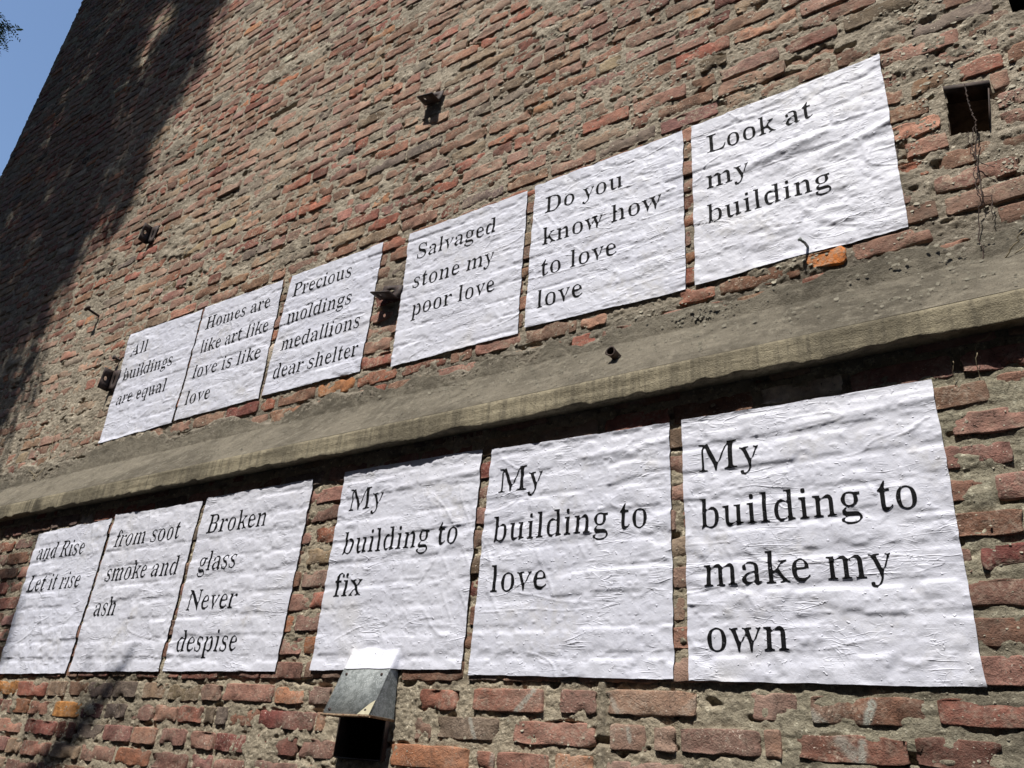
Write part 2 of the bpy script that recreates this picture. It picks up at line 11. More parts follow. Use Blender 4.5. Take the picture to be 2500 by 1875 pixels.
GLYPHS={"A":[650,[[[5,0],[9,14],[5,27],[28,32],[44,39],[104,157],[138,193],[143,206],[135,241],[137,252],[204,422],[216,445],[251,479],[272,524],[286,575],[296,659],[307,694],[334,693],[348,649],[359,582],[372,538],[493,251],[530,140],[559,87],[591,44],[614,33],[642,27],[638,14],[642,0],[611,2],[562,18],[550,16],[525,5],[500,0],[359,0],[363,14],[359,27],[420,37],[438,45],[447,56],[450,73],[439,109],[419,159],[399,184],[386,197],[203,197],[154,213],[116,116],[107,58],[110,47],[121,38],[150,28],[166,27],[166,14],[172,0],[127,2],[88,17],[50,4]],[[169,244],[194,239],[370,239],[376,261],[374,273],[328,385],[304,459],[297,472],[272,492],[261,478],[249,455],[182,286]]]],"H":[779,[[[41,0],[45,13],[41,26],[111,41],[126,54],[134,74],[139,120],[137,593],[131,616],[120,631],[95,642],[42,653],[46,666],[42,678],[342,678],[338,666],[342,653],[265,637],[256,629],[248,612],[243,576],[243,411],[246,398],[261,373],[519,373],[527,386],[534,398],[537,424],[537,576],[532,612],[525,629],[516,637],[438,653],[442,666],[438,678],[705,678],[737,678],[733,666],[737,653],[683,642],[658,632],[649,617],[643,594],[642,104],[649,66],[659,49],[684,37],[737,26],[733,13],[737,0],[438,0],[442,13],[438,26],[508,40],[524,52],[532,73],[537,120],[537,292],[534,304],[519,329],[261,329],[253,317],[246,304],[243,280],[243,120],[248,74],[256,54],[271,41],[342,26],[338,13],[342,0]]]],"P":[622,[[[41,0],[45,13],[41,26],[111,41],[126,54],[134,74],[139,120],[137,593],[131,616],[120,631],[95,642],[42,653],[46,666],[42,678],[359,677],[453,667],[475,655],[504,638],[530,614],[552,578],[578,524],[581,494],[579,468],[537,380],[518,358],[495,342],[442,316],[373,307],[261,306],[246,281],[243,269],[244,103],[251,63],[261,47],[271,41],[342,26],[338,13],[342,0]],[[261,342],[348,346],[398,357],[418,365],[432,374],[442,385],[449,401],[460,441],[463,490],[460,537],[452,577],[438,607],[413,626],[393,633],[345,641],[301,641],[272,637],[254,631],[244,609],[243,380],[246,367]]]],"S":[581,[[[64,-16],[67,-3],[88,34],[88,47],[69,122],[64,235],[93,235],[115,135],[148,72],[162,57],[180,45],[205,35],[235,28],[293,22],[330,26],[368,36],[397,53],[416,74],[429,102],[435,134],[430,181],[421,204],[406,226],[387,245],[256,312],[195,330],[157,361],[142,381],[106,458],[96,526],[111,587],[129,625],[158,650],[238,688],[259,693],[307,692],[366,682],[436,658],[446,649],[461,646],[471,661],[477,687],[505,690],[502,680],[482,645],[482,633],[489,609],[501,560],[505,479],[480,481],[469,525],[457,559],[413,621],[394,639],[361,652],[303,661],[272,661],[239,655],[210,643],[189,626],[175,605],[167,580],[163,552],[165,523],[174,495],[188,473],[209,454],[237,437],[325,396],[403,376],[432,357],[465,324],[504,239],[510,180],[507,152],[496,116],[478,73],[466,57],[433,32],[347,-8],[331,-12],[278,-15],[228,-10],[223,-8],[220,-2],[206,4],[147,19],[126,35],[116,38],[108,36],[103,29],[91,-16]]]],"D":[738,[[[48,0],[52,13],[48,26],[97,35],[121,44],[131,59],[136,81],[138,557],[133,606],[124,627],[108,640],[40,653],[44,666],[40,678],[330,678],[388,676],[452,662],[478,639],[504,637],[517,631],[543,617],[576,590],[604,559],[627,523],[646,483],[659,438],[666,391],[669,339],[659,238],[629,151],[580,85],[510,40],[472,41],[422,8],[340,0]],[[331,36],[400,44],[441,55],[466,68],[503,103],[518,125],[538,207],[549,292],[550,341],[545,434],[529,517],[518,549],[502,576],[464,612],[438,624],[399,637],[320,645],[275,639],[255,630],[248,618],[244,598],[243,107],[246,72],[255,50],[275,42]]]],"L":[635,[[[41,0],[45,13],[41,26],[111,41],[126,54],[134,74],[139,120],[137,594],[131,617],[120,633],[95,643],[42,653],[46,666],[42,678],[354,678],[350,666],[354,653],[272,640],[259,631],[252,620],[243,576],[243,405],[243,112],[246,76],[253,59],[274,49],[348,41],[415,45],[504,64],[529,78],[556,102],[583,146],[609,215],[636,227],[613,121],[584,61],[576,37],[575,19],[580,13],[570,21],[512,5],[451,0],[158,0],[109,3]]]],"M":[944,[[[39,0],[43,13],[39,26],[97,41],[105,54],[110,74],[113,118],[113,545],[119,569],[133,589],[137,606],[130,624],[118,637],[40,653],[44,666],[40,678],[130,678],[142,676],[179,660],[191,661],[227,676],[257,678],[255,667],[261,645],[411,289],[430,227],[438,214],[463,196],[474,209],[487,232],[623,556],[673,612],[687,645],[687,671],[697,677],[707,678],[901,678],[897,666],[901,653],[835,636],[819,623],[811,604],[806,563],[806,127],[809,80],[816,57],[828,41],[848,34],[900,26],[896,13],[900,0],[674,2],[607,0],[611,13],[607,26],[678,40],[692,53],[702,81],[705,124],[705,546],[702,570],[693,597],[665,570],[658,560],[531,259],[516,237],[491,214],[476,192],[451,118],[440,35],[429,0],[402,0],[388,45],[377,111],[364,156],[246,435],[223,509],[204,556],[192,573],[173,584],[159,543],[156,518],[157,85],[165,44],[182,34],[234,26],[230,13],[234,0]]]],"B":[659,[[[42,0],[46,13],[42,26],[96,37],[121,48],[131,65],[137,90],[139,549],[135,597],[124,627],[107,641],[41,653],[45,666],[41,678],[108,675],[157,678],[355,677],[451,663],[461,655],[496,635],[533,590],[555,560],[562,522],[558,489],[503,411],[493,400],[456,378],[427,368],[460,359],[474,348],[508,332],[533,314],[546,303],[590,228],[595,196],[593,168],[587,151],[546,74],[524,52],[499,36],[449,13],[395,2]],[[261,375],[306,376],[356,382],[417,400],[428,409],[437,423],[448,465],[452,514],[449,555],[442,589],[429,615],[407,632],[388,638],[343,645],[311,646],[258,637],[249,627],[245,613],[243,412],[246,399]],[[330,36],[404,45],[425,52],[450,71],[464,101],[475,165],[475,217],[467,263],[451,303],[440,318],[424,327],[347,340],[261,344],[246,319],[243,295],[243,97],[246,68],[252,54],[263,45]]]],"N":[735,[[[600,-16],[566,31],[535,88],[504,135],[257,437],[210,513],[199,521],[168,529],[161,511],[158,484],[159,85],[167,46],[182,36],[230,26],[226,13],[230,0],[45,0],[49,13],[45,26],[101,37],[106,45],[111,68],[114,106],[114,493],[117,505],[138,542],[141,566],[141,580],[86,642],[51,652],[52,666],[45,678],[136,678],[185,662],[196,665],[215,677],[216,668],[228,650],[523,289],[542,270],[573,251],[580,263],[583,288],[581,602],[574,632],[569,640],[511,653],[515,666],[511,678],[696,678],[692,666],[696,653],[640,638],[635,633],[630,606],[627,561],[627,285],[624,272],[603,236],[600,212],[601,128],[607,92],[623,32],[628,-16]]]],"R":[704,[[[41,0],[45,13],[41,26],[111,41],[126,54],[134,74],[139,120],[137,593],[131,616],[120,631],[95,642],[42,653],[46,666],[42,678],[385,675],[463,663],[530,625],[551,600],[588,535],[593,498],[590,475],[589,466],[555,405],[525,370],[487,349],[441,333],[483,271],[511,227],[545,157],[573,116],[646,38],[694,26],[690,26],[690,13],[697,0],[653,2],[591,21],[566,17],[522,0],[518,20],[446,133],[400,226],[338,296],[309,316],[262,316],[246,292],[243,267],[245,88],[251,63],[261,47],[287,36],[342,26],[338,13],[342,0]],[[261,348],[303,347],[353,339],[380,341],[406,349],[428,364],[444,381],[464,413],[471,432],[479,475],[477,543],[467,580],[459,594],[450,608],[425,626],[380,638],[346,641],[321,642],[275,636],[255,629],[248,617],[243,574],[243,386],[246,373]]]],"a":[512,[[[379,-15],[362,-13],[349,-8],[298,52],[250,32],[200,3],[168,-10],[143,-12],[130,-10],[121,-3],[97,28],[65,59],[57,93],[63,127],[71,140],[134,213],[160,230],[192,243],[323,283],[320,372],[312,406],[301,421],[293,427],[247,438],[220,440],[181,436],[154,426],[147,418],[143,393],[156,362],[158,335],[152,310],[143,310],[106,306],[82,313],[74,342],[76,389],[93,404],[154,433],[181,464],[191,470],[241,474],[302,469],[349,447],[381,421],[401,385],[409,339],[410,62],[415,57],[453,51],[468,56],[474,62],[474,52],[472,41],[420,-1],[394,-13]],[[222,50],[265,55],[287,61],[306,75],[323,94],[322,216],[319,228],[300,252],[277,248],[246,241],[214,225],[188,206],[167,184],[155,157],[150,125],[154,82],[163,67],[179,57]]]],"b":[537,[[[64,-17],[66,7],[88,56],[91,80],[90,606],[82,638],[71,646],[30,654],[34,666],[30,678],[188,678],[181,665],[178,640],[180,465],[183,440],[207,415],[247,433],[297,467],[312,471],[364,466],[408,435],[431,410],[452,380],[473,321],[480,288],[482,247],[476,179],[458,114],[427,59],[397,31],[331,-5],[305,-14],[271,-13],[155,42],[132,27],[79,-17]],[[273,21],[316,27],[333,34],[347,43],[365,71],[379,115],[388,170],[392,238],[389,294],[376,360],[362,391],[350,401],[334,408],[293,416],[265,417],[223,410],[203,402],[191,390],[179,360],[180,90],[191,57],[207,41],[227,30],[249,23]]]],"c":[437,[[[232,-5],[204,5],[171,9],[157,16],[116,53],[93,85],[59,181],[55,247],[61,286],[80,349],[89,370],[110,403],[142,430],[227,471],[260,473],[280,467],[318,440],[376,411],[383,403],[390,380],[390,348],[385,330],[353,326],[337,328],[325,334],[315,354],[314,386],[314,402],[307,425],[299,432],[271,441],[254,442],[222,438],[194,424],[173,402],[158,370],[150,342],[142,279],[145,212],[165,116],[176,96],[190,82],[207,73],[229,65],[281,57],[304,56],[339,62],[373,79],[404,107],[423,90],[399,69],[284,-5],[269,-9]]]],"d":[551,[[[208,-11],[173,-6],[130,26],[95,66],[77,102],[61,161],[56,219],[61,287],[78,352],[87,372],[108,404],[135,431],[172,458],[215,470],[233,471],[247,467],[332,417],[355,441],[359,465],[359,597],[355,623],[349,636],[335,644],[280,654],[284,666],[280,678],[457,678],[450,666],[447,642],[448,90],[453,66],[459,56],[508,41],[504,28],[508,16],[438,8],[334,-15],[355,22],[356,34],[338,58],[283,27],[239,-10]],[[252,42],[271,44],[333,68],[348,84],[359,113],[359,360],[352,383],[341,396],[325,406],[279,416],[259,418],[222,414],[188,401],[177,391],[163,358],[151,287],[148,228],[150,170],[162,101],[174,68],[183,58],[211,46]]]],"e":[448,[[[229,-4],[181,1],[139,26],[102,68],[75,127],[59,188],[57,257],[62,295],[71,335],[95,391],[118,420],[133,432],[205,469],[234,474],[267,469],[296,442],[350,404],[372,375],[389,339],[394,320],[397,259],[403,251],[399,257],[384,267],[359,268],[285,248],[165,247],[152,219],[150,205],[161,137],[178,92],[205,74],[250,64],[297,61],[317,64],[355,79],[387,108],[402,128],[424,108],[387,70],[354,50],[283,-3],[268,-8]],[[164,286],[307,286],[318,320],[319,340],[314,375],[304,402],[286,429],[264,439],[239,442],[214,438],[192,427],[174,408],[167,395],[160,381],[152,346],[152,317]]]],"f":[318,[[[40,0],[44,12],[41,26],[84,32],[96,41],[103,57],[104,95],[104,376],[102,388],[87,412],[42,412],[51,437],[42,462],[87,462],[95,475],[104,500],[105,551],[114,596],[133,633],[167,662],[216,687],[232,691],[259,690],[276,684],[307,658],[363,634],[369,628],[372,607],[370,576],[364,555],[334,551],[307,556],[299,553],[296,582],[301,616],[304,642],[302,649],[293,656],[256,659],[219,651],[208,640],[202,625],[195,568],[194,502],[196,488],[211,462],[285,462],[276,437],[285,412],[211,412],[196,388],[194,364],[193,97],[196,60],[202,44],[216,34],[279,24],[275,12],[279,0]]]],"g":[487,[[[217,-209],[148,-204],[97,-165],[51,-145],[35,-124],[34,-96],[41,-84],[53,-76],[99,-63],[116,-54],[130,-38],[70,17],[63,45],[67,84],[125,137],[175,162],[141,181],[107,207],[84,242],[61,289],[58,316],[61,342],[99,410],[111,426],[141,447],[200,471],[253,473],[338,453],[454,453],[445,426],[454,399],[423,399],[391,392],[408,318],[408,289],[404,269],[361,197],[334,179],[286,156],[252,153],[186,154],[170,151],[143,119],[136,104],[136,88],[140,73],[151,62],[169,56],[310,53],[375,43],[396,27],[433,-14],[451,-54],[455,-73],[455,-89],[449,-103],[418,-137],[388,-161],[331,-195],[293,-204]],[[234,185],[279,193],[300,207],[311,228],[318,257],[322,314],[317,371],[310,411],[306,421],[283,434],[234,442],[191,434],[170,421],[158,400],[150,371],[145,314],[150,257],[158,228],[170,207],[191,193]],[[239,-173],[286,-171],[326,-165],[359,-154],[380,-140],[393,-121],[398,-98],[394,-51],[385,-41],[333,-34],[268,-32],[169,-31],[141,-38],[116,-62],[99,-97],[98,-117],[103,-134],[126,-154],[179,-168]]]],"h":[567,[[[45,0],[49,12],[45,24],[88,34],[98,43],[103,56],[106,375],[102,621],[99,634],[92,643],[44,655],[43,678],[202,678],[193,654],[194,434],[197,421],[206,409],[221,397],[264,420],[323,464],[337,470],[362,474],[390,470],[410,456],[432,434],[450,403],[462,364],[466,315],[466,193],[466,73],[469,49],[474,38],[481,34],[523,24],[519,12],[523,0],[319,0],[326,12],[326,24],[340,26],[365,39],[372,50],[376,65],[376,323],[372,369],[364,394],[345,401],[314,405],[280,403],[236,391],[218,380],[193,350],[194,73],[196,49],[202,38],[250,24],[246,12],[250,0]]]],"i":[295,[[[150,561],[126,566],[111,576],[104,595],[103,614],[104,633],[111,653],[125,663],[150,668],[175,663],[189,653],[196,633],[197,614],[196,594],[189,576],[174,566]],[[45,0],[49,12],[45,24],[88,34],[99,43],[103,55],[105,83],[103,406],[100,419],[91,428],[48,437],[52,450],[49,462],[199,462],[203,462],[196,450],[193,425],[196,56],[199,44],[206,35],[250,24],[246,12],[250,0]]]],"k":[534,[[[44,0],[48,12],[44,24],[88,35],[95,38],[101,49],[104,73],[106,228],[103,621],[100,635],[92,643],[48,654],[52,666],[49,678],[202,678],[193,654],[194,288],[197,275],[219,251],[257,268],[286,294],[322,348],[355,385],[373,414],[376,421],[373,427],[364,431],[330,437],[330,450],[324,462],[367,454],[392,455],[428,461],[496,462],[492,450],[496,437],[469,430],[434,414],[372,364],[327,309],[338,269],[388,172],[423,120],[466,77],[494,43],[503,36],[542,24],[538,12],[542,0],[498,4],[462,18],[437,21],[425,20],[376,1],[332,0],[336,12],[332,24],[366,30],[383,40],[384,51],[379,68],[351,106],[322,166],[307,187],[281,206],[242,220],[196,200],[194,187],[194,73],[196,50],[202,39],[213,32],[250,24],[246,12],[250,0]]]],"l":[297,[[[45,0],[49,12],[45,24],[88,34],[99,43],[103,55],[105,83],[104,612],[97,639],[80,647],[48,654],[52,666],[48,678],[199,678],[203,678],[196,666],[193,642],[195,64],[199,44],[206,35],[250,24],[246,12],[250,0]]]],"m":[825,[[[45,0],[49,12],[45,24],[88,34],[98,43],[102,56],[106,377],[103,404],[96,422],[84,431],[46,438],[50,450],[46,462],[200,462],[191,435],[194,421],[216,394],[274,428],[319,464],[353,471],[382,471],[396,465],[456,402],[474,389],[534,426],[588,467],[622,474],[650,470],[669,456],[690,434],[708,403],[720,364],[724,315],[725,56],[729,44],[738,34],[780,24],[776,12],[780,0],[580,0],[584,12],[580,24],[616,31],[624,35],[631,44],[636,73],[636,143],[636,336],[627,387],[617,398],[574,404],[545,403],[506,391],[469,369],[457,353],[457,73],[460,50],[465,39],[476,31],[512,24],[508,12],[512,0],[315,0],[319,12],[315,24],[359,35],[366,44],[369,57],[368,368],[364,387],[352,398],[297,405],[257,398],[216,380],[191,350],[193,57],[203,35],[246,24],[242,12],[246,0]]]],"n":[567,[[[45,0],[49,12],[45,24],[88,34],[98,43],[103,56],[106,377],[103,404],[96,422],[84,431],[46,438],[50,450],[46,462],[202,462],[193,436],[196,424],[220,398],[264,421],[323,465],[336,470],[362,474],[383,471],[410,456],[432,434],[450,403],[462,364],[466,315],[466,64],[474,38],[492,31],[523,24],[519,12],[523,0],[319,0],[326,12],[326,24],[340,26],[365,39],[372,50],[376,65],[376,336],[372,369],[364,394],[345,401],[301,405],[258,398],[236,391],[218,380],[193,350],[195,56],[199,44],[208,34],[250,24],[246,12],[250,0]]]],"o":[501,[[[251,-15],[218,-11],[156,17],[120,41],[107,55],[87,88],[71,132],[58,187],[55,229],[58,272],[71,328],[87,372],[107,405],[135,431],[154,442],[217,470],[250,474],[283,470],[344,443],[364,432],[392,406],[412,374],[428,331],[442,274],[445,229],[443,185],[429,128],[413,85],[393,53],[379,39],[344,16],[284,-11]],[[251,17],[286,22],[300,27],[320,45],[332,64],[342,95],[349,136],[354,229],[346,338],[334,387],[327,403],[309,426],[298,435],[284,440],[252,445],[236,444],[205,434],[192,426],[173,403],[166,387],[154,338],[147,230],[152,137],[159,95],[169,64],[181,45],[201,27],[233,18]]]],"p":[553,[[[44,-207],[48,-184],[88,-174],[97,-164],[103,-150],[106,73],[105,362],[102,400],[92,426],[45,439],[44,462],[195,462],[188,448],[186,434],[189,419],[207,391],[263,427],[311,469],[318,471],[370,468],[387,461],[433,421],[465,376],[485,315],[494,260],[494,214],[489,169],[473,108],[455,72],[432,42],[394,8],[374,-2],[340,-10],[321,-11],[307,-7],[260,29],[221,48],[197,24],[194,-1],[194,-99],[200,-154],[207,-164],[218,-172],[276,-183],[272,-195],[276,-207]],[[292,42],[336,46],[353,51],[374,69],[387,102],[397,147],[402,200],[402,259],[394,333],[378,389],[359,406],[341,411],[299,414],[281,412],[244,398],[224,386],[206,370],[193,350],[193,102],[212,69],[227,57],[248,49]]]],"q":[542,[[[278,-207],[282,-195],[278,-183],[343,-170],[350,-165],[357,-152],[360,-8],[356,17],[347,30],[333,43],[292,26],[242,-7],[228,-10],[167,1],[144,15],[120,37],[87,80],[62,157],[57,192],[57,239],[68,302],[91,368],[113,402],[144,430],[220,470],[251,475],[268,473],[384,419],[408,434],[450,470],[460,477],[476,477],[474,453],[452,405],[449,381],[450,-143],[458,-169],[509,-183],[505,-195],[509,-207]],[[266,44],[314,51],[337,59],[349,70],[358,92],[360,359],[357,383],[348,403],[332,419],[312,430],[290,437],[249,438],[211,427],[196,417],[175,390],[161,349],[151,297],[148,201],[153,148],[169,85],[176,71],[188,60],[205,53]]]],"r":[428,[[[45,0],[49,12],[45,24],[88,34],[99,43],[103,55],[105,83],[106,351],[102,406],[99,420],[90,428],[48,437],[52,450],[49,462],[199,462],[190,437],[193,412],[200,400],[224,375],[260,404],[302,447],[317,456],[376,447],[391,437],[401,417],[406,371],[404,361],[400,357],[377,353],[354,354],[340,361],[327,382],[312,386],[281,388],[229,368],[216,360],[203,339],[197,315],[195,286],[195,83],[198,55],[205,42],[212,38],[276,24],[272,12],[276,0]]]],"s":[429,[[[223,-15],[199,-12],[147,9],[120,12],[89,22],[79,16],[76,6],[53,1],[67,24],[68,36],[56,84],[53,143],[66,140],[79,142],[97,95],[113,69],[129,47],[155,31],[192,23],[233,24],[269,34],[287,52],[297,77],[299,108],[292,145],[284,158],[259,178],[223,196],[199,206],[170,210],[155,216],[142,227],[89,296],[82,315],[77,345],[76,360],[85,385],[113,419],[152,453],[180,470],[194,474],[221,474],[254,469],[332,447],[340,449],[343,456],[360,461],[347,448],[345,438],[361,390],[363,344],[340,346],[334,361],[314,393],[282,428],[253,438],[222,441],[179,434],[158,420],[150,408],[143,386],[145,338],[155,319],[181,298],[235,273],[257,274],[273,271],[301,252],[349,178],[360,142],[363,107],[352,77],[339,57],[302,18],[255,-10]]]],"t":[340,[[[183,-14],[155,-11],[140,-1],[118,26],[106,53],[99,106],[98,378],[96,390],[82,415],[48,415],[58,446],[95,482],[121,517],[192,631],[215,631],[212,583],[193,510],[192,486],[206,462],[225,462],[291,462],[284,446],[284,431],[291,415],[206,415],[191,391],[188,366],[188,122],[193,80],[198,68],[204,64],[250,59],[261,61],[282,73],[307,111],[331,98],[316,75],[244,14],[205,-10]]]],"u":[558,[[[197,-15],[167,-10],[146,3],[125,26],[108,57],[98,96],[95,119],[93,399],[89,414],[82,426],[35,438],[39,450],[35,462],[193,462],[186,450],[183,426],[185,110],[190,76],[202,61],[238,54],[281,54],[324,64],[342,73],[356,84],[367,98],[366,209],[366,381],[362,409],[356,422],[350,427],[300,438],[304,450],[300,462],[464,462],[457,450],[454,425],[456,84],[459,68],[465,58],[518,44],[514,32],[518,19],[446,10],[342,-15],[362,22],[363,35],[355,48],[340,60],[297,38],[240,-1],[217,-11]]]],"v":[456,[[[212,-15],[198,30],[179,132],[143,223],[107,334],[56,424],[14,437],[18,450],[14,462],[46,458],[83,444],[132,461],[226,462],[222,450],[226,438],[200,435],[171,426],[166,419],[164,411],[223,246],[236,197],[243,185],[266,167],[289,205],[351,366],[361,405],[358,423],[350,430],[321,438],[325,450],[321,462],[378,450],[416,461],[438,462],[437,439],[416,426],[373,348],[328,225],[278,167],[262,110],[249,25],[238,-15]]]],"w":[647,[[[182,-15],[169,30],[151,133],[117,225],[87,325],[43,416],[30,430],[12,437],[2,462],[21,459],[58,445],[107,461],[188,462],[182,450],[181,436],[184,436],[148,428],[143,419],[143,404],[190,270],[208,205],[215,193],[239,174],[257,201],[283,259],[326,305],[341,350],[333,379],[313,426],[304,432],[272,439],[268,462],[287,460],[323,447],[335,448],[372,461],[463,462],[459,450],[463,437],[420,425],[414,418],[414,405],[463,229],[469,214],[491,193],[514,232],[565,358],[574,388],[577,422],[571,430],[549,439],[546,462],[590,447],[626,460],[647,462],[644,439],[639,438],[630,428],[590,347],[553,248],[545,237],[510,203],[499,180],[481,116],[469,31],[453,-15],[430,-15],[416,44],[410,115],[401,163],[363,285],[341,314],[323,289],[298,223],[264,189],[249,167],[233,111],[219,23],[208,-15]]]],"x":[475,[[[24,0],[29,22],[51,34],[116,101],[149,152],[193,182],[211,203],[191,238],[165,297],[132,349],[73,416],[48,431],[27,437],[28,450],[24,462],[67,458],[116,441],[141,446],[178,461],[233,462],[229,450],[233,438],[189,429],[183,423],[181,414],[190,394],[224,341],[234,329],[264,306],[278,315],[297,334],[339,387],[352,410],[356,425],[354,430],[317,438],[321,450],[317,462],[362,457],[445,462],[441,441],[428,437],[412,421],[362,369],[329,323],[285,294],[267,274],[293,230],[327,159],[353,117],[386,80],[420,35],[429,30],[453,24],[457,0],[426,3],[390,17],[365,21],[304,1],[249,0],[256,12],[256,24],[254,25],[299,33],[304,42],[304,51],[292,79],[252,139],[214,170],[200,160],[181,141],[138,84],[120,51],[119,35],[136,25],[153,22],[157,0],[103,7],[67,1]]]],"y":[447,[[[79,-187],[55,-181],[34,-168],[23,-157],[12,-125],[13,-109],[20,-88],[44,-82],[74,-85],[83,-91],[87,-99],[88,-130],[92,-140],[110,-146],[135,-146],[155,-131],[182,-91],[196,-61],[210,-7],[181,127],[144,217],[104,339],[53,426],[45,431],[11,437],[18,437],[18,450],[11,462],[43,458],[80,444],[92,446],[129,461],[223,462],[219,450],[222,437],[174,429],[166,423],[163,414],[167,392],[219,257],[237,195],[244,180],[267,158],[284,183],[339,332],[355,398],[354,426],[347,431],[319,437],[323,450],[319,462],[338,460],[362,449],[374,448],[410,460],[428,462],[423,450],[422,437],[411,424],[373,347],[327,218],[320,207],[286,173],[280,162],[266,105],[249,-12],[216,-97],[197,-127],[151,-163],[117,-198],[113,-200],[90,-189]]]]," ":[250,[]]}

# ------------------------------------------------------------------ camera, world, sun, exposure
D = bpy.data
scene = bpy.context.scene
COL = scene.collection
F_PX = 1890.4331
CAM_R = np.array([[0.83731439, 0.54214075, 0.07062595], [-0.18740213, 0.40595973, -0.89447031], [-0.5136001, 0.73571741, 0.44151425]])
CAM_C = np.array([0.0, -1.84847, 1.6])
cam_data = D.cameras.new('camera')
cam = D.objects.new('camera', cam_data)
COL.objects.link(cam)
r, d, f = CAM_R
cam.matrix_world = Matrix(((r[0], -d[0], -f[0], CAM_C[0]), (r[1], -d[1], -f[1], CAM_C[1]), (r[2], -d[2], -f[2], CAM_C[2]), (0, 0, 0, 1)))
cam_data.sensor_width = 36.0
cam_data.lens = F_PX / 2500 * 36.0
cam_data.clip_start = 0.05
cam_data.clip_end = 2000.0
scene.camera = cam

TO_SUN = Vector((0.02, -1.0, 1.7)).normalized()
world = D.worlds.new('World')
scene.world = world
world.use_nodes = True
wn = world.node_tree
bg = wn.nodes['Background']
sky = wn.nodes.new('ShaderNodeTexSky')
sky.sky_type = 'NISHITA'
sky.sun_disc = False
sky.sun_elevation = math.asin(TO_SUN.z)
sky.sun_rotation = math.atan2(TO_SUN.x, TO_SUN.y)
sky.air_density = 1.1
sky.dust_density = 0.6
sky.ozone_density = 2.2
sky.altitude = 30
wn.links.new(sky.outputs[0], bg.inputs[0])
bg.inputs[1].default_value = 0.132
sun_d = D.lights.new('sun', 'SUN')
sun_d.energy = 4.5
sun_d.angle = math.radians(0.53)
sun_d.color = (1.0, 0.965, 0.9)
sun = D.objects.new('sun', sun_d)
COL.objects.link(sun)
sun.location = (0, -10, 17)
sun.rotation_euler = TO_SUN.to_track_quat('Z', 'Y').to_euler()
vs = scene.view_settings
vs.view_transform = 'Standard'
vs.look = 'None'
vs.gamma = 1.0
vs.use_curve_mapping = False
vs.exposure = 0.36
scene.render.film_transparent = False
scene.cycles.max_bounces = 6
scene.cycles.diffuse_bounces = 3

YL, YU = 0.0, 0.1464            # planes of the lower and the upper wall (the outside is -y)
PITCH = 0.0745                  # one brick course
random.seed(4)
RNG = np.random.default_rng(7)


# ------------------------------------------------------------------ noise
def _hash(ix, iy, seed):
    h = (ix.astype(np.int64) * 374761393 + iy.astype(np.int64) * 668265263 + seed * 974711 + 12345) & 0xFFFFFFFF
    h = ((h ^ (h >> 13)) * 1274126177) & 0xFFFFFFFF
    h = ((h ^ (h >> 15)) * 2246822519) & 0xFFFFFFFF
    return ((h ^ (h >> 16)) & 0xFFFFFF) / float(0xFFFFFF)


def vnoise(x, y, seed=0):
    x, y = np.broadcast_arrays(np.asarray(x, float), np.asarray(y, float))
    ix, iy = np.floor(x), np.floor(y)
    fx, fy = x - ix, y - iy
    fx = fx * fx * (3 - 2 * fx)
    fy = fy * fy * (3 - 2 * fy)
    a, b = _hash(ix, iy, seed), _hash(ix + 1, iy, seed)
    c, e = _hash(ix, iy + 1, seed), _hash(ix + 1, iy + 1, seed)
    return (a + (b - a) * fx) * (1 - fy) + (c + (e - c) * fx) * fy      # 0..1


def fbm(x, y, octs=4, seed=0, gain=0.5):
    s, a, t = 0.0, 1.0, 0.0
    for o in range(octs):
        s = s + a * (vnoise(x, y, seed + o * 17) * 2 - 1)
        t += a
        a *= gain
        x, y = x * 2.03 + 1.7, y * 2.03 + 9.1
    return s / t                                                       # -1..1


def sstep(a, b, v):
    t = np.clip((v - a) / (b - a), 0, 1)
    return t * t * (3 - 2 * t)


# ------------------------------------------------------------------ mesh helpers
def mesh_np(name, verts, quads=None, tris=None, mats=(), smooth=True, col=None, attrs=None):
    me = D.meshes.new(name)
    verts = np.ascontiguousarray(verts, dtype=np.float32)
    loops, starts, tot = [], [], 0
    if quads is not None and len(quads):
        q = np.ascontiguousarray(quads, dtype=np.int32)
        loops.append(q.ravel()); starts.append(np.arange(len(q)) * 4); tot = len(q) * 4
    if tris is not None and len(tris):
        q = np.ascontiguousarray(tris, dtype=np.int32)
        loops.append(q.ravel()); starts.append(tot + np.arange(len(q)) * 3)
    loops = np.concatenate(loops); starts = np.concatenate(starts).astype(np.int32)
    me.vertices.add(len(verts)); me.vertices.foreach_set('co', verts.ravel())
    me.loops.add(len(loops)); me.loops.foreach_set('vertex_index', loops)
    me.polygons.add(len(starts)); me.polygons.foreach_set('loop_start', starts)
    me.update(calc_edges=True)
    if smooth:
        me.polygons.foreach_set('use_smooth', np.ones(len(starts), dtype=bool))
    if col is not None:
        a = me.attributes.new('tint', 'FLOAT_COLOR', 'POINT')
        a.data.foreach_set('color', np.ascontiguousarray(col, dtype=np.float32).ravel())
    for m in mats:
        me.materials.append(m)
    return me


def link(name, me, parent=None):
    o = D.objects.new(name, me)
    COL.objects.link(o)
    if parent is not None:
        o.parent = parent
    return o


def empty(name, loc, label, cat, group=None, kind=None):
    o = D.objects.new(name, None)
    COL.objects.link(o)
    o.location = loc
    o.empty_display_size = 0.05
    o['label'] = label
    o['category'] = cat
    if group: o['group'] = group
    if kind: o['kind'] = kind
    return o


def adopt(o, parent):
    """parent keeping the world position of data written in world coordinates"""
    o.parent = parent
    o.matrix_parent_inverse = Matrix.Translation(-Vector(parent.location))
    return o


def tag(o, label, cat, group=None, kind=None):
    o['label'] = label
    o['category'] = cat
    if group: o['group'] = group
    if kind: o['kind'] = kind
    return o


